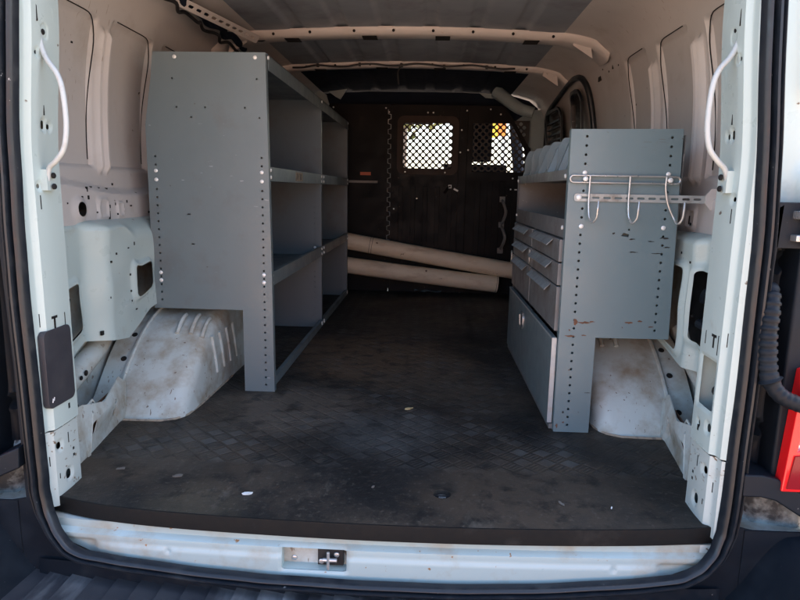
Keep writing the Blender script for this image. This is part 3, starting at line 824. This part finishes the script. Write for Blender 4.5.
# dark strip closing the gap under the seal
b=MB(); us=arange(-.72,.72,.03)
b.sheet(us,[-.20,-.16,-.122],lambda u,v,d:(u,-.040-.030*(1-(u/.72)**2),v),'rubber'); b.build('sill_skirt',van)
b=MB(); lowp=[(p.x,p.z) for p in SP if p.z<.66]
def outw(q):
    x,z=q; return (x+math.copysign(.022*ss(.45,.66,abs(x)),x), z-.022*(1-ss(-.09,.02,z)))
lowp=[outw(q) for q in lowp]
i0=max(range(len(lowp)-1),key=lambda i:abs(lowp[i][0]-lowp[i+1][0]) if lowp[i][1]>.5 else 0)
lowp.sort(key=lambda q:(round(math.atan2(q[0],-(q[1]-.3)) if False else math.atan2(q[0],.35-q[1]),5)))
b.plate([(-.752,.66),(-.742,.30),(-.742,.012),(-.80,.0),(-.80,-.20),(.80,-.20),(.80,.0),(.745,.012),(.745,.30),(.757,.66)]+lowp[::-1],[],.004,lambda u,v,w:(u,-.030+w,v),'plastic'); b.build('jamb_trim',van)

# ------------------------------------------------------------------ RUBBER MAT
def floor_mat():
    mb=MB()
    front=catmull([(-.716,.012,0),(-.60,-.022,0),(-.45,-.042,0),(-.25,-.054,0),(.0,-.060,0),(.25,-.056,0),(.47,-.043,0),(.62,-.028,0),(.716,-.012,0)],5)
    out=[(p.x,p.y) for p in front]+[(.722,.02),(.745,.20),(.80,.22),(.80,2.88),(-.80,2.88),(-.80,.22),(-.738,.20),(-.720,.03)]
    mb.plate(out,[circ(.148,.083,.021,16)],.034,lambda u,v,w:(u,v,-w),'mat')
    o=mb.build('rubber_floor_mat',None,smooth=30,bevel=.004)
    tag(o,'worn black rubber floor mat with chequer tread covering the van floor','floor mat')
    t=MB(); k=len(front); vs=[(p.x,p.y-dy,z) for (dy,z) in ((-.002,.0008),(.0012,.0006),(.0018,-.004),(.0018,-.0345)) for p in front]
    t.add(vs,[(r_*k+i,r_*k+i+1,(r_+1)*k+i+1,(r_+1)*k+i) for r_ in range(3) for i in range(k-1)],'lip'); t.build('front_lip',o,smooth=60)
    t=MB(); t.disc((.148,.083,-.02),(0,0,1),.020,.008,'steel',16,dome=False); t.disc((.148,.083,-.012),(0,0,1),.009,.006,'steel',6,dome=False); t.box(.132,.164,.081,.085,-.012,-.004,'black')
    t.build('anchor_bolt',o)
    return o
mat=floor_mat()
def scrap(x,y,s,m,name,label,cat,rz):
    bmm=MB(); n=9; vs=[(0,0,.003)]
    for i in range(n):
        a=2*PI*i/n; rr=s*(.6+.5*random.random()); vs.append((rr*math.cos(a),rr*.45*math.sin(a),.0008+.003*random.random()))
    top=[(0,i+1,(i+1)%n+1) for i in range(n)]; base=[(v[0]*.9,v[1]*.9,-.0004) for v in vs[1:]]
    bmm.add(vs+base,top+[(i+1,(i+1)%n+1,n+1+(i+1)%n,n+1+i) for i in range(n)],m)
    o=bmm.build(name,None,smooth=20); o.location=(x,y,.0015); o.rotation_euler=(0,0,rz); return tag(o,label,cat)
scrap(-.285,.045,.014,'scrap','paper_scrap','small white paper scrap near the front edge of the mat, left of centre','scrap',.3)
scrap(.515,.045,.004,'scrap','paper_scrap','tiny white fleck on the mat near its right front corner','scrap',1.)
scrap(-.62,.14,.012,'crumb','dirt_crumb','flat grey crumb of dirt on the mat close to the left pillar','dirt',.2)
scrap(-.47,.115,.015,'crumb','dirt_crumb','brownish crumb of dirt on the mat in front of the left wheel arch','dirt',.2)
scrap(-.01,.10,.010,'crumb','dirt_crumb','grey crumb stuck to the mat just left of the anchor bolt','dirt',1.2)
scrap(.41,.055,.010,'crumb','dirt_crumb','grey blob of dirt on the mat right of the anchor bolt','dirt',2.2)
scrap(.055,.62,.016,'dust','dirt_crumb','shiny yellowish crumb of dirt on the mat left of the tool cabinet','dirt',.5)

Y0=.476
# ------------------------------------------------------------------ LEFT SHELVING UNIT
sh=empty('shelving_unit','tall grey steel shelving unit with punched side panel standing along the left wall','shelving')
def wear(mb):
  def blot(cx,cz,sx_,sz,m,seed,n=12):
      rg=random.Random(seed); pts=[(cx+sx_*math.cos(2*PI*i/n)*(.4+.8*rg.random()),cz+sz*math.sin(2*PI*i/n)*(.4+.8*rg.random())) for i in range(n)]
      mb.plate(pts,[],.0006,lambda u,v,w:(u,Y0-.0006+w,v),m)
  for i,(cx,cz,a,b_,m) in enumerate([(.515,.325,.006,.010,'rust'),(.540,.322,.018,.004,'rust'),(.560,.325,.008,.003,'rust'),(.505,.283,.016,.003,'rust'),(.540,.286,.010,.002,'rust'),(.66,.325,.012,.003,'rust'),(.69,.33,.007,.003,'rust'),(.72,.315,.010,.002,'rust'),
       (.50,.30,.004,.003,'rust'),(.482,.02,.004,.008,'rust'),(.500,.03,.003,.003,'rust'),(.65,.555,.010,.0022,'black'),(.70,.55,.012,.0016,'black'),(.735,.56,.014,.003,'black'),(.745,.535,.012,.0022,'black'),(.655,.52,.013,.0018,'black'),(.72,.518,.016,.0014,'black'),(.60,.57,.004,.003,'black'),(.57,.70,.02,.001,'rust'),(.56,.12,.012,.001,'black'),(.497,.06,.003,.004,'black')]):
      blot(cx,cz,a,b_,m,i)
def perf_panel(y,outer,holes,bolts,mat,parent,name='side_panel',depth=.022,extra=None):
    mb=MB()
    if extra: extra(mb)
    mb.plate(outer,holes,.0018,lambda u,v,w:(u,y+w,v),mat)
    # flanges folded back all round, closed by a thin back sheet so the holes read dark
    n=len(outer)
    for i in range(n):
        (x0,z0),(x1,z1)=outer[i],outer[(i+1)%n]
        d=Vector((x1-x0,z1-z0)).normalized(); nn=Vector((-d.y,d.x))*.0015
        vs=[(x0,y+.0018,z0),(x1,y+.0018,z1),(x1,y+depth,z1),(x0,y+depth,z0)]
        cx=sum(p[0] for p in outer)/n
        mb.add(vs,[(0,1,2,3)],mat)
    bl=[(x*.998+cx*.002,z) for x,z in outer]
    mb.plate(bl,[],.001,lambda u,v,w:(u,y+depth-.001+w,v),mat)
    o=mb.build(name,parent,smooth=30)
    if bolts:
        for x,z in bolts: bolt((x,y,z),(0,-1,0),.0062,.004,o)
    return o
def shelf_outline(): return [(-.408,1.078),(-.758,1.078),(-.768,1.0),(-.792,.86),(-.792,.277),(-.498,.277),(-.498,.001),(-.398,.001),(-.400,.35)]
O=shelf_outline()
hs=[]
def xf(z): return -.4225 if z>.35 else -.4225
z=.025
bz_=(.72,.692,.395,.37)
while z<.78:
    if all(abs(z-q)>.012 for q in bz_): hs.append(circ(-.426,z,.0036))
    if z>.30 and all(abs(z-q)>.012 for q in bz_): hs.append(circ(-.765,z,.0036))
    z+=.0255
for x,z in ((-.436,1.0),(-.43,.885),(-.475,.915),(-.60,.915),(-.69,.915),(-.645,.885),(-.70,1.0)): hs.append(circ(x,z,.0032))
for x,z in ((-.665,.585),(-.655,.49)): hs.append([(x-.005,z-.0022),(x+.005,z-.0022),(x+.005,z+.0022),(x-.005,z+.0022)])
bolts=[(x,z) for x in (-.426,-.765) for z in bz_]+[(-.44,1.063),(-.69,1.063)]
perf_panel(.74,O,hs,bolts,'grey',sh)
tag(bpy.data.objects['side_panel'],'scratched grey panel facing the doorway, punched with rows of holes')
hs2=[]
for k in range(28):
    z=.05+.0255*k
    hs2.append(circ(-.44,z,.0032,6))
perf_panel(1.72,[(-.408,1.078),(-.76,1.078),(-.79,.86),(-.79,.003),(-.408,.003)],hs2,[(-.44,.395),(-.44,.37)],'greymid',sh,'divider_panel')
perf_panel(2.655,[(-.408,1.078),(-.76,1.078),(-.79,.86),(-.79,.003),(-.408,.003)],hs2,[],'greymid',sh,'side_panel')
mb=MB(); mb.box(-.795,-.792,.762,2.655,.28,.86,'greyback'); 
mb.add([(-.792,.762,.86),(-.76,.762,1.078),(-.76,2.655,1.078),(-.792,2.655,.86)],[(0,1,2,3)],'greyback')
M['greyback']=paint('shaded_shelf_back',(.055,.075,.105),(.05,.06,.075),(.5,.85),5,.4,mottle=.05)  # shelf enamel darkened to navy, shade inside the bays put into the colour
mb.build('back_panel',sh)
def shelf(z0,z1,y0,y1,name='shelf'):
    mb=MB(); xb=-.788 if z1<.9 else -.765
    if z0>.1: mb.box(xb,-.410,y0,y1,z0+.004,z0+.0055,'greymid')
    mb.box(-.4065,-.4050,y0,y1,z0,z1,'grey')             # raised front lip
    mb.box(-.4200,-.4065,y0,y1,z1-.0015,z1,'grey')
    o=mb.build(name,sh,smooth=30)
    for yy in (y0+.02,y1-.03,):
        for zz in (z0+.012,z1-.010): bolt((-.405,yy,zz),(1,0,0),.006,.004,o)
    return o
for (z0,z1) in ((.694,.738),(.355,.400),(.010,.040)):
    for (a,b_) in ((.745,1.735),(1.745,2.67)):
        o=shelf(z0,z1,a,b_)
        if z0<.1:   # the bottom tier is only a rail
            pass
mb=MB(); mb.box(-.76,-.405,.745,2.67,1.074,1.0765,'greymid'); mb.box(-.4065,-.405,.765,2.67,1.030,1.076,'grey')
mb.build('top_shelf',sh)
for y in (.76,1.72,2.65): bolt((-.405,y,1.066),(1,0,0),.006,.004,sh)
# paper label on the shelf lip
mb=MB(); mb.box(-.4048,-.4043,1.14,1.27,.700,.732,'tan'); mb.box(-.4042,-.4040,1.16,1.17,.705,.728,'black'); mb.box(-.4042,-.4040,1.19,1.195,.705,.728,'black'); mb.box(-.4042,-.4040,1.22,1.24,.705,.728,'black'); mb.build('worn_sticker',sh)
# slotted strap tying the unit to the roof rail
mb=MB()
a=Vector((-.775,.55,1.235)); bb=Vector((-.60,1.33,1.235)); d=(bb-a); Ln=d.length; d.normalize(); w_=Vector((.35,-.08,.42)).normalized(); w_=(w_-d*w_.dot(d)).normalized(); nn=d.cross(w_)
hol=[]; k=.02
while k<Ln-.04: hol.append(rrect(k,k+.028,.011,.021,.0045,3)); k+=.045
mb.plate([(0,0),(Ln,0),(Ln,.032),(0,.032)],hol,.002,lambda u,v,w:tuple(a+d*u+w_*v+nn*w),'inner')
mb.build('slotted_strap',sh)

# ------------------------------------------------------------------ RIGHT TOOL CABINET
cb=empty('tool_cabinet','blue grey steel tool cabinet with drawers, wire hooks and rust marks, right wall','tool cabinet')
Y0=.476;Y1=1.44;XF=.474
O=[(.470,.840),(.759,.844),(.772,.281),(.573,.280),(.573,.001),(.474,.001)]
hs=[];zb=(.742,.602)
z=.822
bolts=[]
i=0
while z>.012:
    if i in (4,10): bolts+=[(.512,z)]+([(.730,z)] if z>.29 else [])
    else:
        hs.append(circ(.512,z,.0037))
        if z>.295: hs.append(circ(.732,z,.0037))
    z-=.0235; i+=1
hs.append(circ(.64,.58,.003)); hs.append([(.620,.563),(.640,.560),(.641,.568),(.626,.572)])
perf_panel(Y0,O,hs,bolts,'greyrust',cb,extra=wear)
# carcass
mb=MB()
mb.box(.772,.775,Y0+.02,Y1,.285,.83,'greydark')
mb.box(XF+.003,.77,Y1-.004,Y1,.003,.735,'greydark')          # far end
mb.box(XF+.002,.77,Y0+.02,Y1-.004,.282,.285,'greydark')
mb.box(XF+.002,.77,Y0+.022,Y1-.004,.556,.560,'greydark')        # floor of open bay
mb.box(XF+.002,.77,Y0+.022,Y1-.004,.714,.718,'greydark')
mb.box(.571,.574,Y0+.022,Y1-.004,.003,.282,'greydark')
mb.build('carcass',cb)
mb=MB(); mb.box(XF-.002,XF,Y0+.022,Y1,.708,.738,'greydark'); mb.box(XF-.002,XF,Y0+.022,Y1,.552,.604,'greydark'); mb.box(XF-.0015,XF+.0005,Y1-.018,Y1+.001,.003,.84-.1,'greydark')
mb.box(XF-.0015,XF+.0005,.955,.968,.285,.552,'greydark')
mb.build('front_fascia',cb,bevel=.0008)
# scalloped upright dividers of the top tray
for i,yy in enumerate((.72,.88,1.04,1.20,1.36)):
    mb=MB()
    pts=[(XF+.012,.72)]+[(XF+.012,.80)]+[(XF+.012+.02*t,.800+.038*math.sin(t*PI/2)) for t in (.25,.5,.75,1)]+[(.60,.840),(.75,.84),(.76,.72)]
    mb.plate(pts,[],.0015,lambda u,v,w:(u,yy+w,v),'grey'); mb.build('tray_divider',cb)
mb=MB()
def trf(u,v,d):
    ph=(u-.52)/.17; f=ph-math.floor(ph)
    return (XF+.010+.020*f**1.5+.03*v,u,.735+.080*v+.012*math.sin(f*PI)*v)
mb.sheet(arange(.50,1.435,.01),arange(0,1,.2),trf,'grey'); mb.build('tray_front',cb,smooth=50)
# drawers
for (y0,y1) in ((.505,.955),(.970,1.418)):
    for k,(z1,z0) in enumerate(((.548,.486),(.482,.420),(.416,.290))):
        d=MB(); d.box(XF-.010,XF+.012,y0,y1,z0,z1,'greydark')
        dr=d.build('drawer',cb,bevel=.0015)
        h=MB(); hy0,hy1=(y0+.09,y1-.03) if y0<.9 else (y0+.07,y1-.08)
        h.add([(XF-.0105,hy0,z1-.004),(XF-.0105,hy1,z1-.004),(XF-.029,hy1,z1-.021),(XF-.029,hy0,z1-.021),(XF-.0105,hy0,z1-.006),(XF-.0105,hy1,z1-.006),(XF-.028,hy1,z1-.024),(XF-.028,hy0,z1-.024)],[(0,1,2,3),(4,7,6,5),(0,3,7,4),(1,5,6,2),(2,6,7,3),(0,4,5,1)],'handlegrey')
        h.build('handle',dr)
for (yy,zz) in ((.975,.455),(1.43,.40)):
    d=MB(); d.plate(rrect(-.012,.012,-.030,.030,.012,4),[circ(0,.012,.004),circ(0,-.012,.004)],.003,lambda u,v,w:(XF-.016+w,yy+u,zz+v),'steel'); d.build('drawer_catch',cb)
for (yy,zz) in ((1.42,.58),(.52,.58),(1.42,.72),(.52,.72)): bolt((XF-.002,yy,zz),(-1,0,0),.0062,.004,cb)
d=MB()
d.box(XF-.016,XF-.004,Y0+.018,1.425,.022,.274,'grey'); dd=d.build('lower_door',cb,bevel=.0015)
l=MB(); l.plate(rrect(1.005,1.065,.178,.240,.024,6),[rrect(1.012,1.058,.185,.233,.020,5)],.005,lambda u,v,w:(XF-.021+w,u,v),'steel'); l.plate(rrect(1.012,1.058,.185,.233,.020,5),[],.001,lambda u,v,w:(XF-.0175+w,u,v),'black'); l.tube([(XF-.022,1.045,.190),(XF-.024,1.045,.228)],.0045,'steel',8)
l.build('latch',dd)
l=MB(); l.box(XF-.017,XF-.0165,.50,1.42,.268,.2735,'bare'); l.box(XF-.0165,XF-.003,Y0+.0165,Y0+.0178,.022,.272,'bare'); l.build('worn_edge',dd)
l=MB(); l.box(XF-.010,XF+.01,Y0+.02,Y1,.002,.018,'greydark'); l.build('toe_rail',cb)
# hooks on the side panel
hk=MB(); y=Y0-.009
lp=[]
for cx,a0 in ((.750,-90),(.482,90)):
    for a in arange(0,180,20): lp.append((cx+.009*math.cos(R(a0+a)),y,.712+.009*math.sin(R(a0+a))))
lp.append(lp[0]); hk.tube(lp,.0026,'steel',8,cap=False)
for x in (.512,.732): hk.disc((x,y-.004,.712),(0,-1,0),.007,.005,'bolt',10); hk.tube([(x,Y0,.712),(x,y-.004,.712)],.003,'bolt',8)
hko=hk.build('hook_rack',cb,smooth=60)
for i,x in enumerate((.524,.628,.722)):
    h=MB(); s=.0 if i<2 else .022
    h.tube(catmull([(x,y-.004,.720),(x,y-.0045,.69),(x+s*.4,y-.006,.65),(x+s+.002,y-.012,.615),(x+s+.008,y-.026,.600),(x+s+.015,y-.036,.612),(x+s+.016,y-.040,.635),(x+s+.018,y-.036,.655)],6),.0029,'steel',8)
    h.build('hook',hko,smooth=60)
h=MB(); hol=[]; k=.505
while k<.80: hol.append(rrect(k,k+.020,.6605,.6665,.0029,3)); k+=.0295
h.plate(rrect(.487,.868,.6535,.6735,.007,4),hol,.002,lambda u,v,w:(u,Y0-.005+w,v),'barsteel'); h.disc((.500,Y0-.005,.6635),(0,-1,0),.007,.004,'bolt')
oc=[( .862+.024*math.cos(R(22.5+45*i)),.664+.03*math.sin(R(22.5+45*i))) for i in range(8)]
h.plate(oc,[],.006,lambda u,v,w:(u-.01,Y0-.010+w+.0,v),'tan' if False else 'inner')
h.build('slotted_bar',cb,smooth=40)

# ------------------------------------------------------------------ PARTITION
pt=empty('partition','black steel partition with mesh windows closing off the cab at the far end','partition')
YP=2.9
mb=MB()
winL=(-.075,.240,.815,1.100); winR=(.375,.715,.800,1.105)
mb.plate([(-.88,-.03),(-.165,-.03),(-.165,1.215),(-.62,1.215),(-.70,1.15),(-.88,1.10)],[],.012,lambda u,v,w:(u,YP+w,v),'part')
mb.build('fixed_panel',pt,smooth=30)
mb=MB(); mb.plate([(.325,-.03),(.88,-.03),(.88,.86),(.775,.90),(.575,1.215),(.325,1.215)],[rrect(winR[0],winR[1],winR[2],winR[3],.02,3)] if False else [[(winR[0],winR[2]),(winR[1],winR[2]),(winR[1],.93),(.615,winR[3]),(winR[0],winR[3])]],.012,lambda u,v,w:(u,YP+w,v),'part')
for x in (.40,.48,.56,.64): mb.box(x,x+.035,YP-.008,YP-.0005,.05,.74,'part')
fr=mb.build('fixed_panel',pt,smooth=30,bevel=.002)
mb=MB(); mb.plate([(-.160,-.03),(.320,-.03),(.320,1.215),(-.160,1.215)],[rrect(*winL[:2],*winL[2:],.02,3)],.014,lambda u,v,w:(u,YP-.006+w,v),'part')
for x in (-.10,-.02,.06,.14,.22): mb.box(x,x+.030,YP-.013,YP-.0065,.05,.70,'part')
mb.box(.285,.338,YP-.016,YP-.0065,.0,1.21,'part')
door=mb.build('partition_door',pt,smooth=30,bevel=.002)
mb=MB(); mb.plate(rrect(-.115,.282,.775,1.145,.045,5),[rrect(winL[0]-.004,winL[1]+.004,winL[2]-.004,winL[3]+.004,.02,3)],.004,lambda u,v,w:(u,YP-.0105+w,v),'partbrown')
wf=mb.build('window_frame',door,smooth=30)
def mesh_grid(x0,x1,z0,z1,y,m='black',pitch=.0435,w=.0150,clip=None):
    mb=MB()
    h=pitch
    # expanded mesh: one sheet with real diamond holes in a staggered grid
    holes=[]
    rx=pitch*.5-w*.62; rz=pitch*.5-w*.62
    j=0; z=z0+pitch*.45
    while z<z1-pitch*.3:
        x=x0+pitch*.45+(pitch/2 if j%2 else 0)
        while x<x1-pitch*.35:
            if clip is None or clip(x,z):
                holes.append([(x+rx*math.copysign(abs(math.cos(a))**1.25,math.cos(a)),z+rz*math.copysign(abs(math.sin(a))**1.25,math.sin(a))) for a in [2*PI*i/12 for i in range(12)]])
            x+=pitch
        z+=pitch/2; j+=1
    mb.plate([(x0,z0),(x1,z0),(x1,z1),(x0,z1)],holes,.002,lambda u,v,w_:(u,y+w_,v),m)
    return mb
mesh_grid(winL[0]-.02,winL[1]+.02,winL[2]-.02,winL[3]+.02,YP+.010).build('wire_mesh',door)
mesh_grid(winR[0]-.02,winR[1]+.02,winR[2]-.02,winR[3]+.02,YP+.013).build('wire_mesh',fr)
# long hinge; light through its gap made as a pale zigzag strip
mb=MB(); pts=[];z=1.18;i=0
while z>.30:
    s=.008 if i%2 else -.010
    pts+=[(-.150+s,YP-.017,z),(-.150+s,YP-.017,z-.026)]; z-=.031; i+=1
mb.tube([(-.168+.012*0+p[0]+.15+.004,p[1],p[2]) for p in pts],.0028,'bare',6)
mb.box(-.185,-.150,YP-.013,YP-.007,.02,1.20,'part')
hg=mb.build('long_hinge',pt)
ub=MB(); ub.plate([(-.60,1.20),(.60,1.20),(.66,1.12),(.80,1.12),(.80,1.215),(.74,1.262),(.62,1.294),(.30,1.31),(-.30,1.31),(-.62,1.294),(-.74,1.262),(-.80,1.215),(-.80,1.12),(-.66,1.12)],[],.02,lambda u,v,w:(u,3.02+w,v),'navy'); ub.build('cab_light_blocker',pt); tag(hg,'long hinge with a pale zigzag strip for light in the door gap')  # dark panel added above the partition to block cab light
for x,z in ((-.19,1.19),(-.17,1.165),(.33,1.18),(.48,1.19),(.545,1.16),(.30,1.06),(.295,.92),(-.06,.79),(.20,.79),(.08,1.165),(.115,1.165),(.345,.935),(-.53,1.19),(.64,.76),(-.13,.55),(.02,.62),(.63,.69)): bolt((x,YP-.014,z),(0,-1,0),.0055,.004,pt)
mb=MB(); mb.box(.655,.672,YP-.016,YP-.012,.685,.692,'white_mark')
mb.build('white_clip',pt)
# latch with white marks, grab handle, reddish light painted as an orange patch
mb=MB(); rot=Matrix.Rotation(R(28),3,'Y')
mb.box(.19,.30,YP-.03,YP-.013,.685,.70,'part',rot); mb.box(.225,.245,YP-.036,YP-.03,.690,.712,'white_mark'); mb.box(.229,.240,YP-.0365,YP-.0355,.695,.707,'part'); mb.box(.258,.290,YP-.036,YP-.03,.674,.686,'white_mark',rot)
mb.tube([(.20,YP-.02,.66),(.23,YP-.03,.70)],.008,'part',8)
mb.build('door_latch',door)
mb=MB()
for z0 in (.62,.455):
    mb.tube(catmull([(.578,YP-.010,z0),(.585,YP-.05,z0-.02),(.60,YP-.065,z0-.075),(.588,YP-.05,z0-.13),(.580,YP-.01,z0-.155)],6),.010,'greydark',10)
for z in (.625,.46,.29): mb.box(.562,.598,YP-.022,YP-.0105,z-.018,z+.018,'greydark')
mb.build('pull_handle',fr,bevel=.001)
mb=MB(); mb.box(-.355,-.285,YP-.004,YP-.002,.765,.785,'orange_mark'); mb.box(-.43,-.24,YP-.014,YP-.002,.715,.730,'greydark'); mb.build('red_light_patch',pt)
mb=MB(); mb.box(-.13,.20,YP-.04,YP-.035,.001,.012,'scrap',Matrix.Rotation(R(4),3,'Y')); 
cr=MB(); 
def crf(u,v,d): return (u,2.82+v,.008+.012*abs(math.sin(u*37+v*20))*abs(math.sin(u*13+1)))
cr.sheet(arange(.02,.20,.008),arange(0,.05,.01),crf,'trim'); o=cr.build('plastic_wrapper',None,smooth=30); tag(o,'crumpled clear plastic strip lying at the foot of the partition','wrapper')

# ------------------------------------------------------------------ PIPES
def pipe(a,b,label,cuts):
    a=Vector(a);b=Vector(b); L=(b-a).length; r=.0535
    mb=MB(); n=40; seg=32
    d=(b-a).normalized(); u=d.orthogonal().normalized(); v=d.cross(u)
    vs=[];fs=[]
    ring=[(0,r-.006)]+[(0,r)]+[(L*i/n,r) for i in range(1,n)]+[(L,r),(L,r-.006),(L*.5,r-.006)]
    ring=[(0.,r-.006),(0.,r)]+[(L*i/n,r+.0) for i in range(1,n)]+[(L,r),(L,r-.006)]
    for (t,rr) in ring:
        sag=-.004*math.sin(PI*t/L)
        for k in range(seg):
            an=2*PI*k/seg; vs.append(d*t+(u*math.cos(an)+v*math.sin(an))*rr+Vector((0,0,sag)))
    m=len(ring)
    for i in range(m):
        j=(i+1)%m
        for k in range(seg): fs.append((i*seg+k,i*seg+(k+1)%seg,j*seg+(k+1)%seg,j*seg+k))
    mb.add(vs,fs,'pvc')
    for t in cuts:
        c=d*t; mb.tube([c-d*.0012+Vector((0,0,-.004*math.sin(PI*t/L))),c+d*.0012+Vector((0,0,-.004*math.sin(PI*t/L)))],r+.0006,'black',seg)
    o=mb.build('pipe',None,smooth=50); o.location=a
    return tag(o,label,'pipe','long pipes lying across the van at the partition')
pipe((-.70,2.79,.385),(.84,2.79,.142),'upper beige plastic pipe leaning across the partition, inked rings near its left end',[.43,.445])
pipe((-.70,2.775,.215),(.560,2.775,.079),'lower beige plastic pipe below the other pipe, cut end resting on the mat',[1.258])

# ------------------------------------------------------------------ OUTSIDE
GZ=-.70
me=MB(); me.add([(-200,-200,GZ),(200,-200,GZ),(200,200,GZ),(-200,200,GZ)],[(0,1,2,3)],'ground'); g=me.build('ground'); tag(g,kind='structure')
bw=MB(); bw.box(-9,9,-10.3,-10,GZ,GZ+2.4,'brick'); bw.box(-9.05,9.05,-10.35,-9.95,GZ+2.4,GZ+2.5,'bark'); o=bw.build('warm_bounce_wall'); tag(o,'terracotta brick wall added out of view to send warm light into the van','wall')  # unseen wall, added to bounce warm light through the doorway
# glimpsed ahead through the mesh
tr=empty('tree','sunlit leafy tree glimpsed through the mesh window beyond the windscreen','tree')
t=MB(); t.tube([(-.6,13,GZ),(-.55,13,1.2),(-.5,13,2.6)],.16,'bark',10,rfun=lambda t:.18-.1*t); t.build('trunk',tr)
t=MB()
for i in range(1500):
    a=random.random()*2*PI; rr=1.5*random.random()**.5; c=Vector((-.75+rr*math.cos(a)*.8,13+rr*math.sin(a),2.75+.9*random.gauss(0,.35)))
    n_=Vector((random.gauss(0,1),random.gauss(0,1),random.gauss(0,1))).normalized(); e=n_.orthogonal().normalized()*.13; f=n_.cross(e).normalized()*.08
    t.add([c-e,c+f,c+e,c-f],[(0,1,2,3)],'leaf')
t.build('crown',tr,smooth=0)
s=MB(); s.plate(rrect(1.24,1.42,1.64,1.95,.03,4),[],.04,lambda u,v,w:(u,10+w,v),'orange'); s.plate(rrect(1.16,1.27,1.60,1.86,.03,3),[],.02,lambda u,v,w:(u,9.97+w,v),'yellow'); s.tube([(1.4,10.08,GZ),(1.4,10.08,1.9)],.04,'steel'); o=s.build('road_sign'); tag(o,'orange and yellow sign glimpsed through the right mesh window','sign')

# ------------------------------------------------------------------ LIGHT
w=bpy.data.worlds.new('World'); scene.world=w; w.use_nodes=True
nt=w.node_tree; bg=nt.nodes['Background']; sky=nt.nodes.new('ShaderNodeTexSky'); sky.sky_type='NISHITA'; sky.sun_disc=False
EL=50; AZ=55   # sun azimuth measured from +y (ahead of the van) towards +x
sky.sun_elevation=R(EL); sky.sun_rotation=R(AZ); sky.air_density=1.0; sky.dust_density=2.5; sky.ozone_density=.5
nt.links.new(sky.outputs[0],bg.inputs[0]); bg.inputs[1].default_value=.13
sd=bpy.data.lights.new('sun','SUN'); sd.energy=5; sd.angle=R(.5); sd.color=(1,.93,.82)
so=bpy.data.objects.new('sun',sd); COL.objects.link(so)
dirn=Vector((math.sin(R(AZ))*math.cos(R(EL)),math.cos(R(AZ))*math.cos(R(EL)),math.sin(R(EL))))
so.rotation_euler=dirn.to_track_quat('Z','Y').to_euler(); so.location=(0,0,6)
scene.view_settings.view_transform='Standard'; scene.view_settings.look='None'; scene.view_settings.exposure=2.55; scene.view_settings.gamma=1

# ------------------------------------------------------------------ CAMERA
cam=bpy.data.cameras.new('camera'); co=bpy.data.objects.new('camera',cam); COL.objects.link(co)
F=615.; p,yw,rl=R(10.16479965),R(2.48464784),R(1.08556685)
f=Vector((-math.sin(yw)*math.cos(p),math.cos(yw)*math.cos(p),-math.sin(p))); rt=Vector((math.cos(yw),math.sin(yw),0)); up=rt.cross(f)
rt2=math.cos(rl)*rt+math.sin(rl)*up; up2=-math.sin(rl)*rt+math.cos(rl)*up
co.matrix_world=Matrix(((rt2.x,up2.x,-f.x,.10082),(rt2.y,up2.y,-f.y,-1.21123),(rt2.z,up2.z,-f.z,.6747),(0,0,0,1)))
cam.sensor_fit='HORIZONTAL'; cam.sensor_width=36; cam.lens=36*F/800; cam.clip_start=.02; cam.clip_end=1000
scene.camera=co
